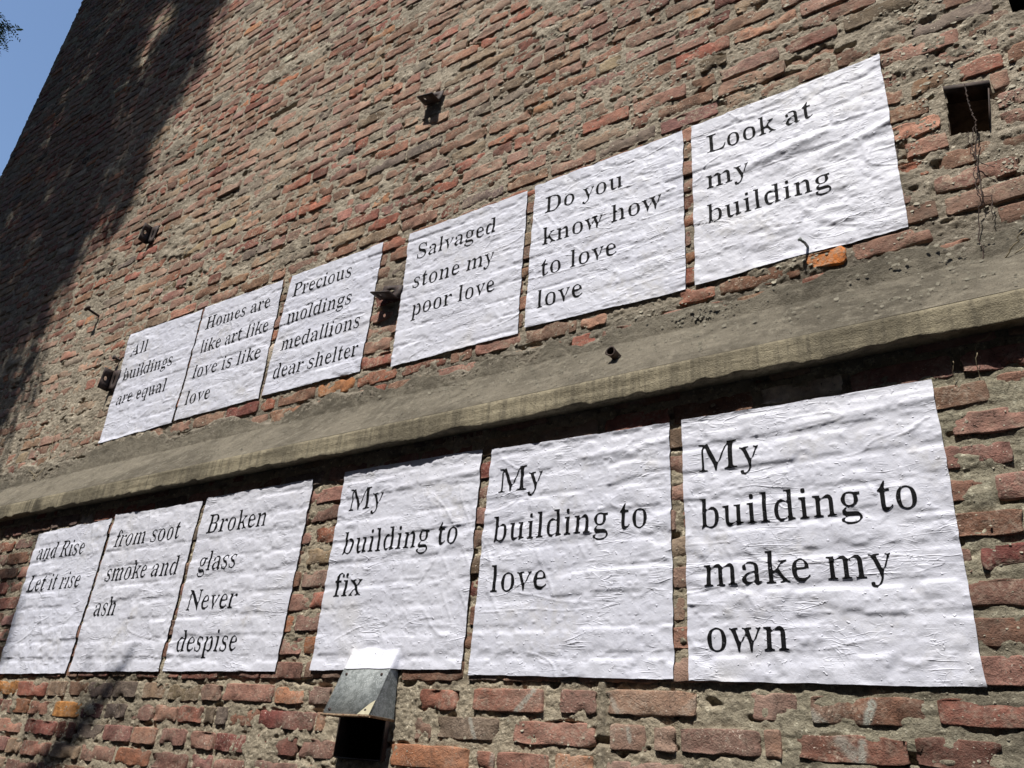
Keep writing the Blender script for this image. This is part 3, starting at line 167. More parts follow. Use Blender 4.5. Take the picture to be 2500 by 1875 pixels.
def grid_quads(nu, nv):
    i = np.arange((nu - 1) * (nv - 1))
    a = (i // (nv - 1)) * nv + i % (nv - 1)
    return np.stack([a, a + nv, a + nv + 1, a + 1], 1)


def project(P):
    q = (np.asarray(P) - CAM_C) @ CAM_R.T
    z = np.where(q[..., 2] > 1e-3, q[..., 2], 1e-3)
    return 1250 + F_PX * q[..., 0] / z, 937.5 + F_PX * q[..., 1] / z, q[..., 2]


# ------------------------------------------------------------------ materials
def new_mat(name):
    m = D.materials.new(name)
    m.use_nodes = True
    return m, m.node_tree, m.node_tree.nodes['Principled BSDF']


class NT:
    def __init__(s, t): s.t = t
    def n(s, kind, **kw):
        x = s.t.nodes.new(kind)
        for k, v in kw.items(): setattr(x, k, v)
        return x
    def l(s, a, b): s.t.links.new(a, b)
    def setin(s, node, i, v):
        if hasattr(v, 'is_output') or hasattr(v, 'links'): s.l(v, node.inputs[i])
        else: node.inputs[i].default_value = v
    def pos(s):
        g = s.n('ShaderNodeNewGeometry'); return g.outputs['Position']
    def scale(s, vec, sc):
        m = s.n('ShaderNodeVectorMath', operation='MULTIPLY'); s.l(vec, m.inputs[0]); m.inputs[1].default_value = sc; return m.outputs[0]
    def noise(s, vec, sc, det=3.0, rough=0.55, dist=0.0):
        x = s.n('ShaderNodeTexNoise'); s.l(vec, x.inputs['Vector'])
        x.inputs['Scale'].default_value = sc; x.inputs['Detail'].default_value = det
        x.inputs['Roughness'].default_value = rough; x.inputs['Distortion'].default_value = dist
        return x.outputs['Fac']
    def math(s, op, a, b=0.0, clamp=False):
        x = s.n('ShaderNodeMath', operation=op); x.use_clamp = clamp
        s.setin(x, 0, a); s.setin(x, 1, b); return x.outputs[0]
    def ramp(s, fac, a, b, lo=0.0, hi=1.0):
        x = s.n('ShaderNodeMapRange'); x.interpolation_type = 'SMOOTHSTEP'
        s.setin(x, 0, fac); x.inputs[1].default_value = a; x.inputs[2].default_value = b
        x.inputs[3].default_value = lo; x.inputs[4].default_value = hi; return x.outputs[0]
    def mix(s, fac, a, b, blend='MIX'):
        x = s.n('ShaderNodeMix', data_type='RGBA', blend_type=blend)
        s.setin(x, 0, fac); s.setin(x, 6, a); s.setin(x, 7, b); return x.outputs[2]
    def bump(s, h, dist, strength=1.0, prev=None):
        x = s.n('ShaderNodeBump'); x.inputs['Strength'].default_value = strength; x.inputs['Distance'].default_value = dist
        s.l(h, x.inputs['Height'])
        if prev is not None: s.l(prev, x.inputs['Normal'])
        return x.outputs[0]
    def attr(s, name):
        x = s.n('ShaderNodeAttribute'); x.attribute_name = name; return x.outputs['Color']


def brick_material(name, sprayed=False):
    m, t, b = new_mat(name)
    N = NT(t); P = N.pos()
    tint = N.attr('tint')
    n1 = N.noise(P, 32, 4, 0.6)
    c = N.mix(N.ramp(n1, 0.3, 0.7), N.mix(1.0, tint, (0.72, 0.70, 0.70, 1), 'MULTIPLY'), N.mix(1.0, tint, (1.28, 1.24, 1.2, 1), 'MULTIPLY'))
    # lime and mortar film left on the faces
    film = N.math('MULTIPLY', N.ramp(N.noise(P, 9, 4, 0.65, 0.4), 0.42, 0.66), N.ramp(N.noise(P, 85, 3, 0.7), 0.40, 0.64))
    c = N.mix(N.math('MULTIPLY', film, 0.72), c, (0.37, 0.315, 0.245, 1))
    grey = N.ramp(N.noise(P, 5.5, 3, 0.6), 0.50, 0.72)
    c = N.mix(N.math('MULTIPLY', grey, 0.40), c, (0.165, 0.135, 0.108, 1))
    fine = N.noise(P, 130, 4, 0.7)
    c = N.mix(N.ramp(fine, 0.40, 0.30, 0, 0.5), c, (0.07, 0.042, 0.032, 1))
    c = N.mix(N.ramp(fine, 0.58, 0.72, 0, 0.45), c, (0.36, 0.29, 0.22, 1))
    speck = N.ramp(N.noise(P, 170, 3, 0.6, 0.5), 0.62, 0.69)
    c = N.mix(N.math('MULTIPLY', speck, N.ramp(N.noise(P, 6, 5, 0.75), 0.50, 0.60)), c, (0.72, 0.67, 0.57, 1))
    crk = N.ramp(N.math('ABSOLUTE', N.math('SUBTRACT', N.noise(N.scale(P, (1, 1, 1.6)), 26, 3, 0.6, 1.0), 0.5)), 0.0, 0.010, 1.0, 0.0)
    crk = N.math('MULTIPLY', crk, N.ramp(N.noise(P, 10, 2), 0.52, 0.6))
    c = N.mix(N.math('MULTIPLY', crk, 0.8), c, (0.02, 0.014, 0.01, 1))
    pit = N.ramp(N.noise(P, 190, 2, 0.6), 0.33, 0.27)
    c = N.mix(N.math('MULTIPLY', pit, 0.6), c, (0.03, 0.02, 0.015, 1))
    if sprayed:
        sx = N.n('ShaderNodeSeparateXYZ'); N.l(P, sx.inputs[0])
        wob = N.math('MULTIPLY', N.math('SUBTRACT', N.noise(P, 60, 2), 0.5), 0.008)
        px = N.math('ADD', sx.outputs[0], wob); pz = sx.outputs[2]
        total = None
        for (ax, az, bx, bz, w, s_) in SPRAY:
            dx, dz = bx - ax, bz - az
            L2 = dx * dx + dz * dz
            u = N.math('SUBTRACT', px, ax); v = N.math('SUBTRACT', pz, az)
            tt = N.math('DIVIDE', N.math('ADD', N.math('MULTIPLY', u, dx), N.math('MULTIPLY', v, dz)), L2, clamp=True)
            ex = N.math('SUBTRACT', u, N.math('MULTIPLY', tt, dx)); ez = N.math('SUBTRACT', v, N.math('MULTIPLY', tt, dz))
            dist = N.math('SQRT', N.math('ADD', N.math('MULTIPLY', ex, ex), N.math('MULTIPLY', ez, ez)))
            k = N.ramp(dist, w * 0.4, w * 1.4, min(1.0, s_ * 1.25), 0.0)
            total = k if total is None else N.math('MAXIMUM', total, k)
        total = N.math('MULTIPLY', total, N.ramp(N.noise(P, 120, 3, 0.6), 0.30, 0.48))
        c = N.mix(total, c, (0.33, 0.345, 0.30, 1))
    big = N.noise(P, 0.85, 4, 0.6, 0.5)
    c = N.mix(N.ramp(big, 0.46, 0.34, 0, 0.38), c, (0.13, 0.10, 0.082, 1))
    c = N.mix(N.ramp(big, 0.50, 0.66, 0, 0.34), c, (0.42, 0.34, 0.27, 1))
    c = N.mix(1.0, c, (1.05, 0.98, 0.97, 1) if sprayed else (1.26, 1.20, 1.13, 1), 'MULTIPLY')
    N.l(c, b.inputs['Base Color'])
    b.inputs['Roughness'].default_value = 0.88
    b.inputs['Specular IOR Level'].default_value = 0.25
    n = N.bump(N.noise(P, 48, 5, 0.68, 0.4), 0.0062, 1.0)
    n = N.bump(N.noise(P, 240, 3, 0.7), 0.0022, 1.0, n)
    n = N.bump(crk, -0.002, 1.0, n)
    N.l(n, b.inputs['Normal'])
    return m


def mortar_material(name, base=(0.400, 0.350, 0.272), dark=(0.260, 0.226, 0.175), pale=(0.66, 0.60, 0.48)):
    m, t, b = new_mat(name)
    N = NT(t); P = N.pos()
    c = N.mix(N.ramp(N.noise(P, 7, 4, 0.6), 0.35, 0.65), dark + (1,), base + (1,))
    c = N.mix(N.ramp(N.noise(P, 60, 4, 0.7), 0.54, 0.70), c, pale + (1,))
    c = N.mix(N.ramp(N.noise(P, 45, 5, 0.75, 0.5), 0.44, 0.34, 0, 0.7), c, (0.10, 0.085, 0.066, 1))
    c = N.mix(N.ramp(N.noise(P, 160, 3, 0.7), 0.42, 0.30, 0, 0.6), c, (0.075, 0.065, 0.05, 1))
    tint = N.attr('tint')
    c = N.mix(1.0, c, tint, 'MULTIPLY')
    c = N.mix(N.ramp(N.noise(P, 0.85, 4, 0.6, 0.5), 0.46, 0.34, 0, 0.35), c, (0.15, 0.13, 0.105, 1))
    c = N.mix(1.0, c, (1.15, 1.13, 1.12, 1), 'MULTIPLY')
    N.l(c, b.inputs['Base Color'])
    b.inputs['Roughness'].default_value = 0.95
    b.inputs['Specular IOR Level'].default_value = 0.15
    vo = N.n('ShaderNodeTexVoronoi'); vo.inputs['Scale'].default_value = 150; vo.inputs['Randomness'].default_value = 1.0
    N.l(P, vo.inputs['Vector'])
    n = N.bump(N.noise(P, 80, 5, 0.75, 0.6), 0.0075, 1.0)
    n = N.bump(N.math('MULTIPLY', vo.outputs['Distance'], N.ramp(N.noise(P, 20, 2), 0.4, 0.6, 0.3, -1.0)), 0.0025, 0.8, n)
    n = N.bump(N.noise(P, 380, 3, 0.7), 0.0024, 1.0, n)
    N.l(n, b.inputs['Normal'])
    return m


def concrete_material(name, cols, streak=True, bump=0.003):
    m, t, b = new_mat(name)
    N = NT(t); P = N.pos()
    c = N.mix(N.ramp(N.noise(P, 3.2, 6, 0.68, 0.6), 0.38, 0.60), cols[0] + (1,), cols[1] + (1,))
    if streak:
        Q = N.scale(P, (55, 55, 4.0))
        c = N.mix(N.ramp(N.noise(Q, 1.0, 4, 0.65), 0.42, 0.68, 0, 0.6), c, cols[2] + (1,))
        Q2 = N.scale(P, (9.0, 1, 130))
        c = N.mix(N.ramp(N.noise(Q2, 1.0, 3, 0.7), 0.60, 0.74, 0, 0.35), c, (0.07, 0.06, 0.045, 1))
    else:
        c = N.mix(N.ramp(N.noise(P, 24, 5, 0.7), 0.48, 0.72, 0, 0.7), c, cols[2] + (1,))
    c = N.mix(N.ramp(N.noise(P, 140, 3, 0.7), 0.38, 0.30, 0, 0.5), c, (0.05, 0.045, 0.035, 1))
    N.l(c, b.inputs['Base Color'])
    b.inputs['Roughness'].default_value = 0.93
    b.inputs['Specular IOR Level'].default_value = 0.15
    n = N.bump(N.noise(P, 30, 6, 0.78, 0.6), 0.015, 0.9 if not streak else 0.5)
    n = N.bump(N.noise(P, 260, 3, 0.7), bump, 0.9, n)
    if streak:
        n = N.bump(N.noise(N.scale(P, (14, 14, 220)), 1.0, 3, 0.6), 0.0012, 0.7, n)
        n = N.bump(N.noise(P, 110, 4, 0.75), 0.003, 0.9, n)
    N.l(n, b.inputs['Normal'])
    return m


def paper_material(name):
    m, t, b = new_mat(name)
    N = NT(t); P = N.pos()
    c = N.mix(N.ramp(N.noise(P, 6, 4, 0.6), 0.35, 0.65), (0.635, 0.64, 0.725, 1), (0.685, 0.69, 0.77, 1))
    c = N.mix(N.ramp(N.noise(P, 260, 2, 0.5), 0.765, 0.79), c, (0.12, 0.11, 0.1, 1))
    c = N.mix(N.ramp(N.noise(P, 2.3, 3, 0.6), 0.60, 0.74, 0, 0.35), c, (0.62, 0.58, 0.50, 1))
    info = N.n('ShaderNodeObjectInfo')
    c = N.mix(N.ramp(info.outputs['Random'], 0, 1, 0.0, 0.22), c, (0.68, 0.665, 0.69, 1))
    stain = N.math('MULTIPLY', N.ramp(N.noise(P, 3.1, 4, 0.65, 0.5), 0.52, 0.68, 0, 0.45), N.ramp(N.noise(P, 40, 3, 0.6), 0.35, 0.65))
    c = N.mix(stain, c, (0.48, 0.455, 0.42, 1))
    N.l(c, b.inputs['Base Color'])
    b.inputs['Roughness'].default_value = 0.55
    b.inputs['Specular IOR Level'].default_value = 0.35
    n = N.bump(N.noise(P, 75, 4, 0.65), 0.0019, 0.8)
    n = N.bump(N.ramp(N.noise(P, 95, 1), 0.68, 0.80), 0.0016, 0.9, n)
    for sc, dd, w_ in (((4, 4, 22), 0.0014, 0.018), ((9, 9, 40), 0.0007, 0.022), ((16, 16, 13), 0.0005, 0.012)):
        nz = N.noise(N.scale(P, sc), 1.0, 2, 0.5, 0.6)
        ridge = N.ramp(N.math('ABSOLUTE', N.math('SUBTRACT', nz, 0.5)), 0.0, w_, 1.0, 0.0)
        n = N.bump(N.math('MULTIPLY', ridge, N.ramp(N.noise(P, 7, 2), 0.48, 0.64)), dd, 0.9, n)
    N.l(n, b.inputs['Normal'])
    return m


def ink_material(name):
    m, t, b = new_mat(name)
    N = NT(t); P = N.pos()
    c = N.mix(N.ramp(N.noise(P, 90, 3, 0.6), 0.55, 0.8), (0.006, 0.006, 0.007, 1), (0.013, 0.013, 0.015, 1))
    c = N.mix(N.ramp(N.noise(P, 210, 4, 0.7), 0.63, 0.70, 0, 0.55), c, (0.35, 0.35, 0.38, 1))
    N.l(c, b.inputs['Base Color'])
    b.inputs['Roughness'].default_value = 0.8
    b.inputs['Specular IOR Level'].default_value = 0.12
    N.l(N.bump(N.noise(P, 150, 3, 0.6), 0.0035, 0.55), b.inputs['Normal'])
    return m


def metal_material(name, a, c2, rough=0.75, metallic=0.0, sc=30, spot=None):
    m, t, b = new_mat(name)
    N = NT(t); P = N.pos()
    c = N.mix(N.ramp(N.noise(P, sc, 4, 0.65), 0.35, 0.65), a + (1,), c2 + (1,))
    if spot:
        c = N.mix(N.ramp(N.noise(P, sc * 4, 3, 0.6), 0.58, 0.66), c, spot + (1,))
    N.l(c, b.inputs['Base Color'])
    b.inputs['Roughness'].default_value = rough
    b.inputs['Metallic'].default_value = metallic
    N.l(N.bump(N.noise(P, 220, 3, 0.6), 0.001, 0.6), b.inputs['Normal'])
    return m


def plain_material(name, a, c2, sc=5, rough=0.9, translucent=0.0):
    m, t, b = new_mat(name)
    N = NT(t); P = N.pos()
    N.l(N.mix(N.ramp(N.noise(P, sc, 4, 0.6), 0.35, 0.65), a + (1,), c2 + (1,)), b.inputs['Base Color'])
    b.inputs['Roughness'].default_value = rough
    if translucent:
        tr = N.n('ShaderNodeBsdfTranslucent'); tr.inputs[0].default_value = (0.10, 0.16, 0.03, 1)
        mx = N.n('ShaderNodeMixShader'); mx.inputs[0].default_value = translucent
        N.l(b.outputs[0], mx.inputs[1]); N.l(tr.outputs[0], mx.inputs[2])
        N.l(mx.outputs[0], t.nodes['Material Output'].inputs[0])
    return m


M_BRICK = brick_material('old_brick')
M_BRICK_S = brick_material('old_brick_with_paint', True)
M_MORTAR = mortar_material('lime_mortar')
M_STUCCO = concrete_material('cement_render', ((0.135, 0.118, 0.090), (0.225, 0.198, 0.152), (0.32, 0.285, 0.22)), False, 0.005)
M_FASCIA = concrete_material('cast_concrete', ((0.185, 0.160, 0.112), (0.345, 0.298, 0.205), (0.105, 0.092, 0.068)), True)
M_PAPER = paper_material('pasted_paper')
M_INK = ink_material('printed_ink')
M_IRON = metal_material('rusted_iron', (0.022, 0.014, 0.012), (0.05, 0.028, 0.022), 0.75, 0.0, 60, (0.075, 0.04, 0.03))
M_ZINC = metal_material('galvanised_sheet', (0.17, 0.185, 0.18), (0.31, 0.33, 0.325), 0.75, 0.0, 60, (0.42, 0.44, 0.43))
M_RUST = metal_material('rusty_rim', (0.28, 0.20, 0.12), (0.13, 0.06, 0.03), 0.85, 0.0, 80, (0.45, 0.40, 0.28))
M_DARK = plain_material('dark_inside', (0.012, 0.011, 0.010), (0.03, 0.027, 0.024), 30)  # near-black colour for the insides of openings and the pipe bore
M_WIRE = metal_material('rusted_wire', (0.03, 0.017, 0.012), (0.07, 0.04, 0.028), 0.8)
M_STEM = plain_material('dry_stem', (0.20, 0.16, 0.10), (0.34, 0.28, 0.18), 40)
M_BARK = plain_material('bark', (0.07, 0.055, 0.04), (0.14, 0.115, 0.09), 14)
M_LEAF = plain_material('leaf', (0.02, 0.045, 0.012), (0.045, 0.085, 0.02), 12, 0.6, 0.3)
M_FLAKE = plain_material('lime_flake', (0.22, 0.195, 0.145), (0.46, 0.415, 0.32), 40)
M_PAVE = plain_material('asphalt', (0.045, 0.044, 0.042), (0.07, 0.068, 0.064), 3)

# ------------------------------------------------------------------ ground
g = 400.0
me = mesh_np('ground', [(-g, -g, 0), (g, -g, 0), (g, g, 0), (-g, g, 0)], [(0, 1, 2, 3)], mats=[M_PAVE])
tag(link('ground', me), 'dark asphalt ground along the foot of the brick wall', 'ground', kind='structure')

# ------------------------------------------------------------------ brick courses
RED = {  # base colours (linear)
    'mauve': (0.240, 0.142, 0.114), 'brown': (0.190, 0.108, 0.076), 'red': (0.245, 0.098, 0.068), 'darkred': (0.150, 0.060, 0.047),
    'orange': (0.330, 0.155, 0.080), 'salmon': (0.305, 0.170, 0.130), 'tan': (0.265, 0.196, 0.138), 'grey': (0.145, 0.124, 0.107),
    'dark': (0.060, 0.050, 0.042), 'olive': (0.130, 0.100, 0.066), 'white': (0.46, 0.42, 0.35), 'ochre': (0.400, 0.200, 0.060), 'maroon': (0.085, 0.036, 0.034),
    'flame': (0.52, 0.175, 0.04)}
KINDS_U = ['mauve', 'brown', 'red', 'darkred', 'orange', 'salmon', 'tan', 'grey', 'olive', 'white', 'dark']
PROB_U = np.array([0.34, 0.24, 0.11, 0.05, 0.022, 0.08, 0.09, 0.05, 0.025, 0.010, 0.012]); PROB_U /= PROB_U.sum()


def pick_colour(rng, k=None):
    if k is None:
        k = KINDS_U[rng.choice(len(KINDS_U), p=PROB_U)]
    c = np.array(RED[k])
    return c * (1 + rng.normal(0, 0.10)) * (1 + rng.normal(0, 0.04, 3))


def course_bricks(z, x_from, x_to, k, rng, holes):
    out, x = [], x_from + rng.uniform(0, 0.12)
    header = (k % 6 == 0)
    while x < x_to:
        w = rng.normal(0.104, 0.007) if (rng.random() < (0.85 if header else 0.24)) else rng.normal(0.212, 0.014)
        w = max(0.055, min(w, x_to - x))
        j = abs(rng.normal(0.009, 0.004)) + 0.004
        x0, x1 = x, x + w
        x = x1 + j
        if w < 0.04: break
        if any(x0 < hb - 0.004 and x1 > ha + 0.004 and z + 0.03 > hz0 and z - 0.03 < hz1 for ha, hb, hz0, hz1 in holes):
            for ha, hb, hz0, hz1 in holes:
                if x0 < hb and x1 > ha and z + 0.03 > hz0 and z - 0.03 < hz1:
                    if ha - x0 > 0.05: out.append([x0, ha - 0.006])
                    if x1 - hb > 0.05: out.append([hb + 0.006, x1])
            continue
        out.append([x0, x1])
    return out


def wobble(x, k, wall):
    return 0.006 * (vnoise(np.asarray(x) * 0.9, k * 0.31, 50 + wall) - 0.5) * 2


class Wall:
    """a course table that answers how high the face stands at (x, z)"""
    def __init__(s, idx, z0, ks, x_from, x_to, explicit, holes, joint_h, mortar_level):
        s.idx, s.z0, s.k0 = idx, z0, ks[0]
        s.rng = np.random.default_rng(100 + idx)
        s.bricks, s.courses = [], []
        s.mortar_level = mortar_level
        for k in ks:
            z = z0 + k * PITCH
            rows = []
            if k in explicit:
                lst = explicit[k]
                lo, hi = lst[0][0], lst[-1][1]
                left = [(a, b, None) for a, b in course_bricks(z, x_from, lo - 0.012, k, s.rng, holes)]
                right = [(a, b, None) for a, b in course_bricks(z, hi + 0.004, x_to, k, s.rng, holes)]
                rows = left + list(lst) + right
            else:
                rows = [(a, b, None) for a, b in course_bricks(z, x_from, x_to, k, s.rng, holes)]
            ids = []
            for a, b, kind in rows:
                r_ = s.rng
                h = (0.0650 if idx == 1 else 0.0610) - abs(r_.normal(0, 0.0025))
                base = r_.normal(0.0012, 0.0019)
                miss = r_.random()
                if kind is None and miss < (0.030 if idx == 1 else 0.012): base -= r_.uniform(0.012, 0.028)
                rec = dict(x0=a, x1=b, z=z + r_.normal(0, 0.0018), h=h, base=base, tx=r_.normal(0, 0.010), tz=r_.normal(0, 0.016),
                           rot=r_.normal(0, 0.006), seed=int(r_.integers(1e6)), col=pick_colour(r_, kind), k=k,
                           rag=r_.uniform(0.6, 1.7) * (1.25 if idx == 1 else 1.0))
                ids.append(len(s.bricks))
                s.bricks.append(rec)
            s.courses.append(ids)
        B = s.bricks
        for key in ('x0', 'x1', 'z', 'h', 'base', 'tx', 'tz', 'rot', 'rag'):
            setattr(s, 'a_' + key, np.array([q[key] for q in B]))
        s.a_seed = np.array([q['seed'] for q in B])
        s.starts = [s.a_x0[c] for c in s.courses]

    def face(s, i, x, z):
        """height of the face of bricks i at world (x, z)"""
        cx, cz = (s.a_x0[i] + s.a_x1[i]) / 2, s.a_z[i]
        hw, hh = (s.a_x1[i] - s.a_x0[i]) / 2, s.a_h[i] / 2
        sd = (s.a_seed[i] % 977) * 3.1
        d = np.minimum(hw - np.abs(x - cx), hh - np.abs(z - cz))
        edge = np.exp(-np.clip(d, 0, 1) / 0.0018) * 0.0020
        n = fbm(x * 28 + sd, z * 40 + sd, 3, 3)
        chip = sstep(0.52, 0.80, vnoise(x * 26 + sd, z * 34, 9)) * np.exp(-np.clip(d, 0, 1) / 0.012) * 0.013 * s.a_rag[i]
        gouge = sstep(0.74, 0.9, vnoise(x * 19 - sd, z * 30 + sd, 11)) * 0.006
        return s.a_base[i] + s.a_tx[i] * (x - cx) + s.a_tz[i] * (z - cz) + n * 0.0015 - edge - chip - gouge

    def mortar(s, x, z):
        lvl = s.mortar_level
        h = lvl + 0.0034 * fbm(x * 3.1, z * 6.5, 3, 21 + s.idx)
        calm = 1.0 if s.idx == 1 else 1 - 0.55 * sstep(-0.9, -0.2, x)
        if s.idx == 0: h = h + 0.003 * sstep(-0.9, -0.2, x) * fbm(x * 9, z * 75, 2, 35)
        h = h + calm * 0.0030 * fbm(x * 36, z * 62, 3, 31 + s.idx) + calm * 0.0026 * fbm(x * 105, z * 125, 2, 41) + calm * 0.0022 * sstep(0.60, 0.85, vnoise(x * 75, z * 90, 43))
        smear = sstep(0.66, 0.84, vnoise(x * 2.3 + 4, z * 5.0 + s.idx * 7, 61) * 0.7 + vnoise(x * 17, z * 22, 62) * 0.3)
        h = h + smear * (0.0105 if s.idx == 1 else 0.009)
        pit = sstep(0.70, 0.86, vnoise(x * 12, z * 30, 71 + s.idx) * 0.65 + vnoise(x * 45, z * 70, 72) * 0.35)
        h = h - pit * 0.015 * calm
        for (hx, hz, rx, rz, dep) in s.pits:
            q = ((x - hx) / rx) ** 2 + ((z - hz) / rz) ** 2 + 0.5 * (vnoise(x * 90, z * 90, 5) - 0.5)
            h = h - dep * sstep(1.25, 0.75, q)
        if s.idx == 1:      # render smeared over the lowest courses of the upper wall
            edge = 2.890 + 0.045 * (vnoise(x * 3.0, x * 0 + 3, 81) - 0.5) * 2 + 0.03 * (vnoise(x * 14, z * 10, 82) - 0.5) * 2 + 0.085 * sstep(-2.2, -4.0, x) - 0.03 * sstep(-0.9, -0.6, x)
            h = h + sstep(edge + 0.012, edge - 0.010, z) * 0.012
            # heavily parged zone at the left of the posters
            left = sstep(-3.9, -4.5, x) * sstep(4.2, 3.7, z)
            h = h + left * 0.004
        else:               # fat grey joints at the right
            h = h + sstep(-0.35, -0.05, x) * 0.002
            h = h + 0.0075 * sstep(0.013, 0.007, np.abs(x + 0.947 + 0.004 * fbm(z * 14, z * 0, 2, 66))) * sstep(1.815, 1.80, z)
        return h
    pits = ()

    def height(s, x, z):
        x, z = np.asarray(x, float), np.asarray(z, float)
        out = s.mortar(x, z)
        k = np.clip(np.round((z - s.z0) / PITCH).astype(int) - s.k0, 0, len(s.courses) - 1)
        for kk in np.unique(k):
            m = k == kk
            if not len(s.courses[kk]): continue
            st = s.starts[kk]
            ids = np.asarray(s.courses[kk])
            j = np.clip(np.searchsorted(st, x[m], side='right') - 1, 0, len(st) - 1)
            i = ids[j]
            ins = (x[m] <= s.a_x1[i]) & (x[m] >= s.a_x0[i]) & (np.abs(z[m] - s.a_z[i]) <= s.a_h[i] / 2)
            fh = s.face(i, x[m], z[m])
            o = out[m]
            out[m] = np.where(ins, np.maximum(o, fh), o)
        return out


def uv_samples(n, w, inset):
    """parameter -1..1 with a tight ring near both ends"""
    e = np.array([0, inset * 0.45, inset])
    mid = np.linspace(inset, w - inset, n)
    t = np.concatenate([e[:-1], mid, (w - e[:-1])[::-1]])
    return t / w * 2 - 1


def build_brick_arrays(wall, idx, nx, nz, y_face):
    """vertices (B, nv, 3) of bricks idx with nx*nz face grids and a skirt"""
    idx = np.asarray(idx)
    u = uv_samples(nx, 0.2, 0.009); v = uv_samples(nz, 0.058, 0.007)
    U, V = np.meshgrid(u, v, indexing='ij')
    U, V = U[None], V[None]
    hw = ((wall.a_x1 - wall.a_x0)[idx] / 2)[:, None, None]; hh = (wall.a_h[idx] / 2)[:, None, None]
    cx = ((wall.a_x1 + wall.a_x0)[idx] / 2)[:, None, None]; cz = wall.a_z[idx][:, None, None]
    sd = ((wall.a_seed[idx] % 977) * 3.1)[:, None, None]
    rag = wall.a_rag[idx][:, None, None]
    cr = 1 - 0.10 * (np.abs(U) ** 10) * (np.abs(V) ** 10) * (0.6 + rag * 0.4)
    x = cx + U * hw * (1 - 0.4 * (1 - cr)); z = cz + V * hh * cr
    # ragged outline: push the rim inwards
    rimx, rimz = sstep(0.72, 1.0, np.abs(U)), sstep(0.55, 1.0, np.abs(V))
    x = x - np.sign(U) * rimx * 0.0055 * rag * vnoise(z * 60 + sd, U * 3 + sd, 13)
    z = z - np.sign(V) * rimz * 0.0048 * rag * vnoise(x * 38 + sd, V * 3 + 5, 14)
    ii = np.broadcast_to(idx[:, None, None], x.shape)
    h = wall.face(ii, x, z)
    rot = wall.a_rot[idx][:, None, None]
    z = z + (x - cx) * rot
    nu, nv = x.shape[1], x.shape[2]
    P = np.stack([x, y_face - h, z], -1).reshape(len(idx), nu * nv, 3)
    ring = [i * nv for i in range(nu)] + [(nu - 1) * nv + j for j in range(1, nv)] + [i * nv + nv - 1 for i in range(nu - 2, -1, -1)] + [j for j in range(nv - 2, 0, -1)]
    ring = np.array(ring)
    S = P[:, ring].copy()
    S[:, :, 1] = y_face + 0.045
    c = P.mean(1, keepdims=True)
    S[:, :, 0] += (c[:, :, 0] - S[:, :, 0]) * 0.02
    V_ = np.concatenate([P, S], 1)
    q = grid_quads(nu, nv)
    n0 = nu * nv; R = len(ring)
    a = np.arange(R); b_ = (a + 1) % R
    side = np.stack([ring[b_], ring[a], n0 + a, n0 + b_], 1)
    quads = np.concatenate([q, side])
    return V_, quads


def brick_size_px(wall, y_face):
    c = np.stack([(wall.a_x0 + wall.a_x1) / 2, np.full(len(wall.a_z), y_face), wall.a_z], 1)
    X, Y, zz = project(c)
    l = np.stack([wall.a_x0, np.full(len(wall.a_z), y_face), wall.a_z], 1)
    r_ = np.stack([wall.a_x1, np.full(len(wall.a_z), y_face), wall.a_z], 1)
    t = c.copy(); t[:, 2] += 0.029
    b_ = c.copy(); b_[:, 2] -= 0.029
    A, B = project(l), project(r_)
    T, Bo = project(t), project(b_)
    w = np.hypot(A[0] - B[0], A[1] - B[1]); h = np.hypot(T[0] - Bo[0], T[1] - Bo[1])
    inside = (zz > 0.3) & (X > -60) & (X < 2560) & (Y > -60) & (Y < 1935)
    return np.where(inside, w * h, 0), inside


def under_poster(wall_key, x0, x1, z, h):
    for key, c in CORNERS.items():
        if (key[0] == 'B') != (wall_key == 0): continue
        xs = [p[0] for p in c]; zs = [p[1] for p in c]
        # strictly inside with a margin
        if x0 > max(c[0][0], c[3][0]) + 0.012 and x1 < min(c[1][0], c[2][0]) - 0.012 and z - h / 2 > max(c[2][1], c[3][1]) + 0.010 and z + h / 2 < min(c[0][1], c[1][1]) - 0.010:
            return True
    return False


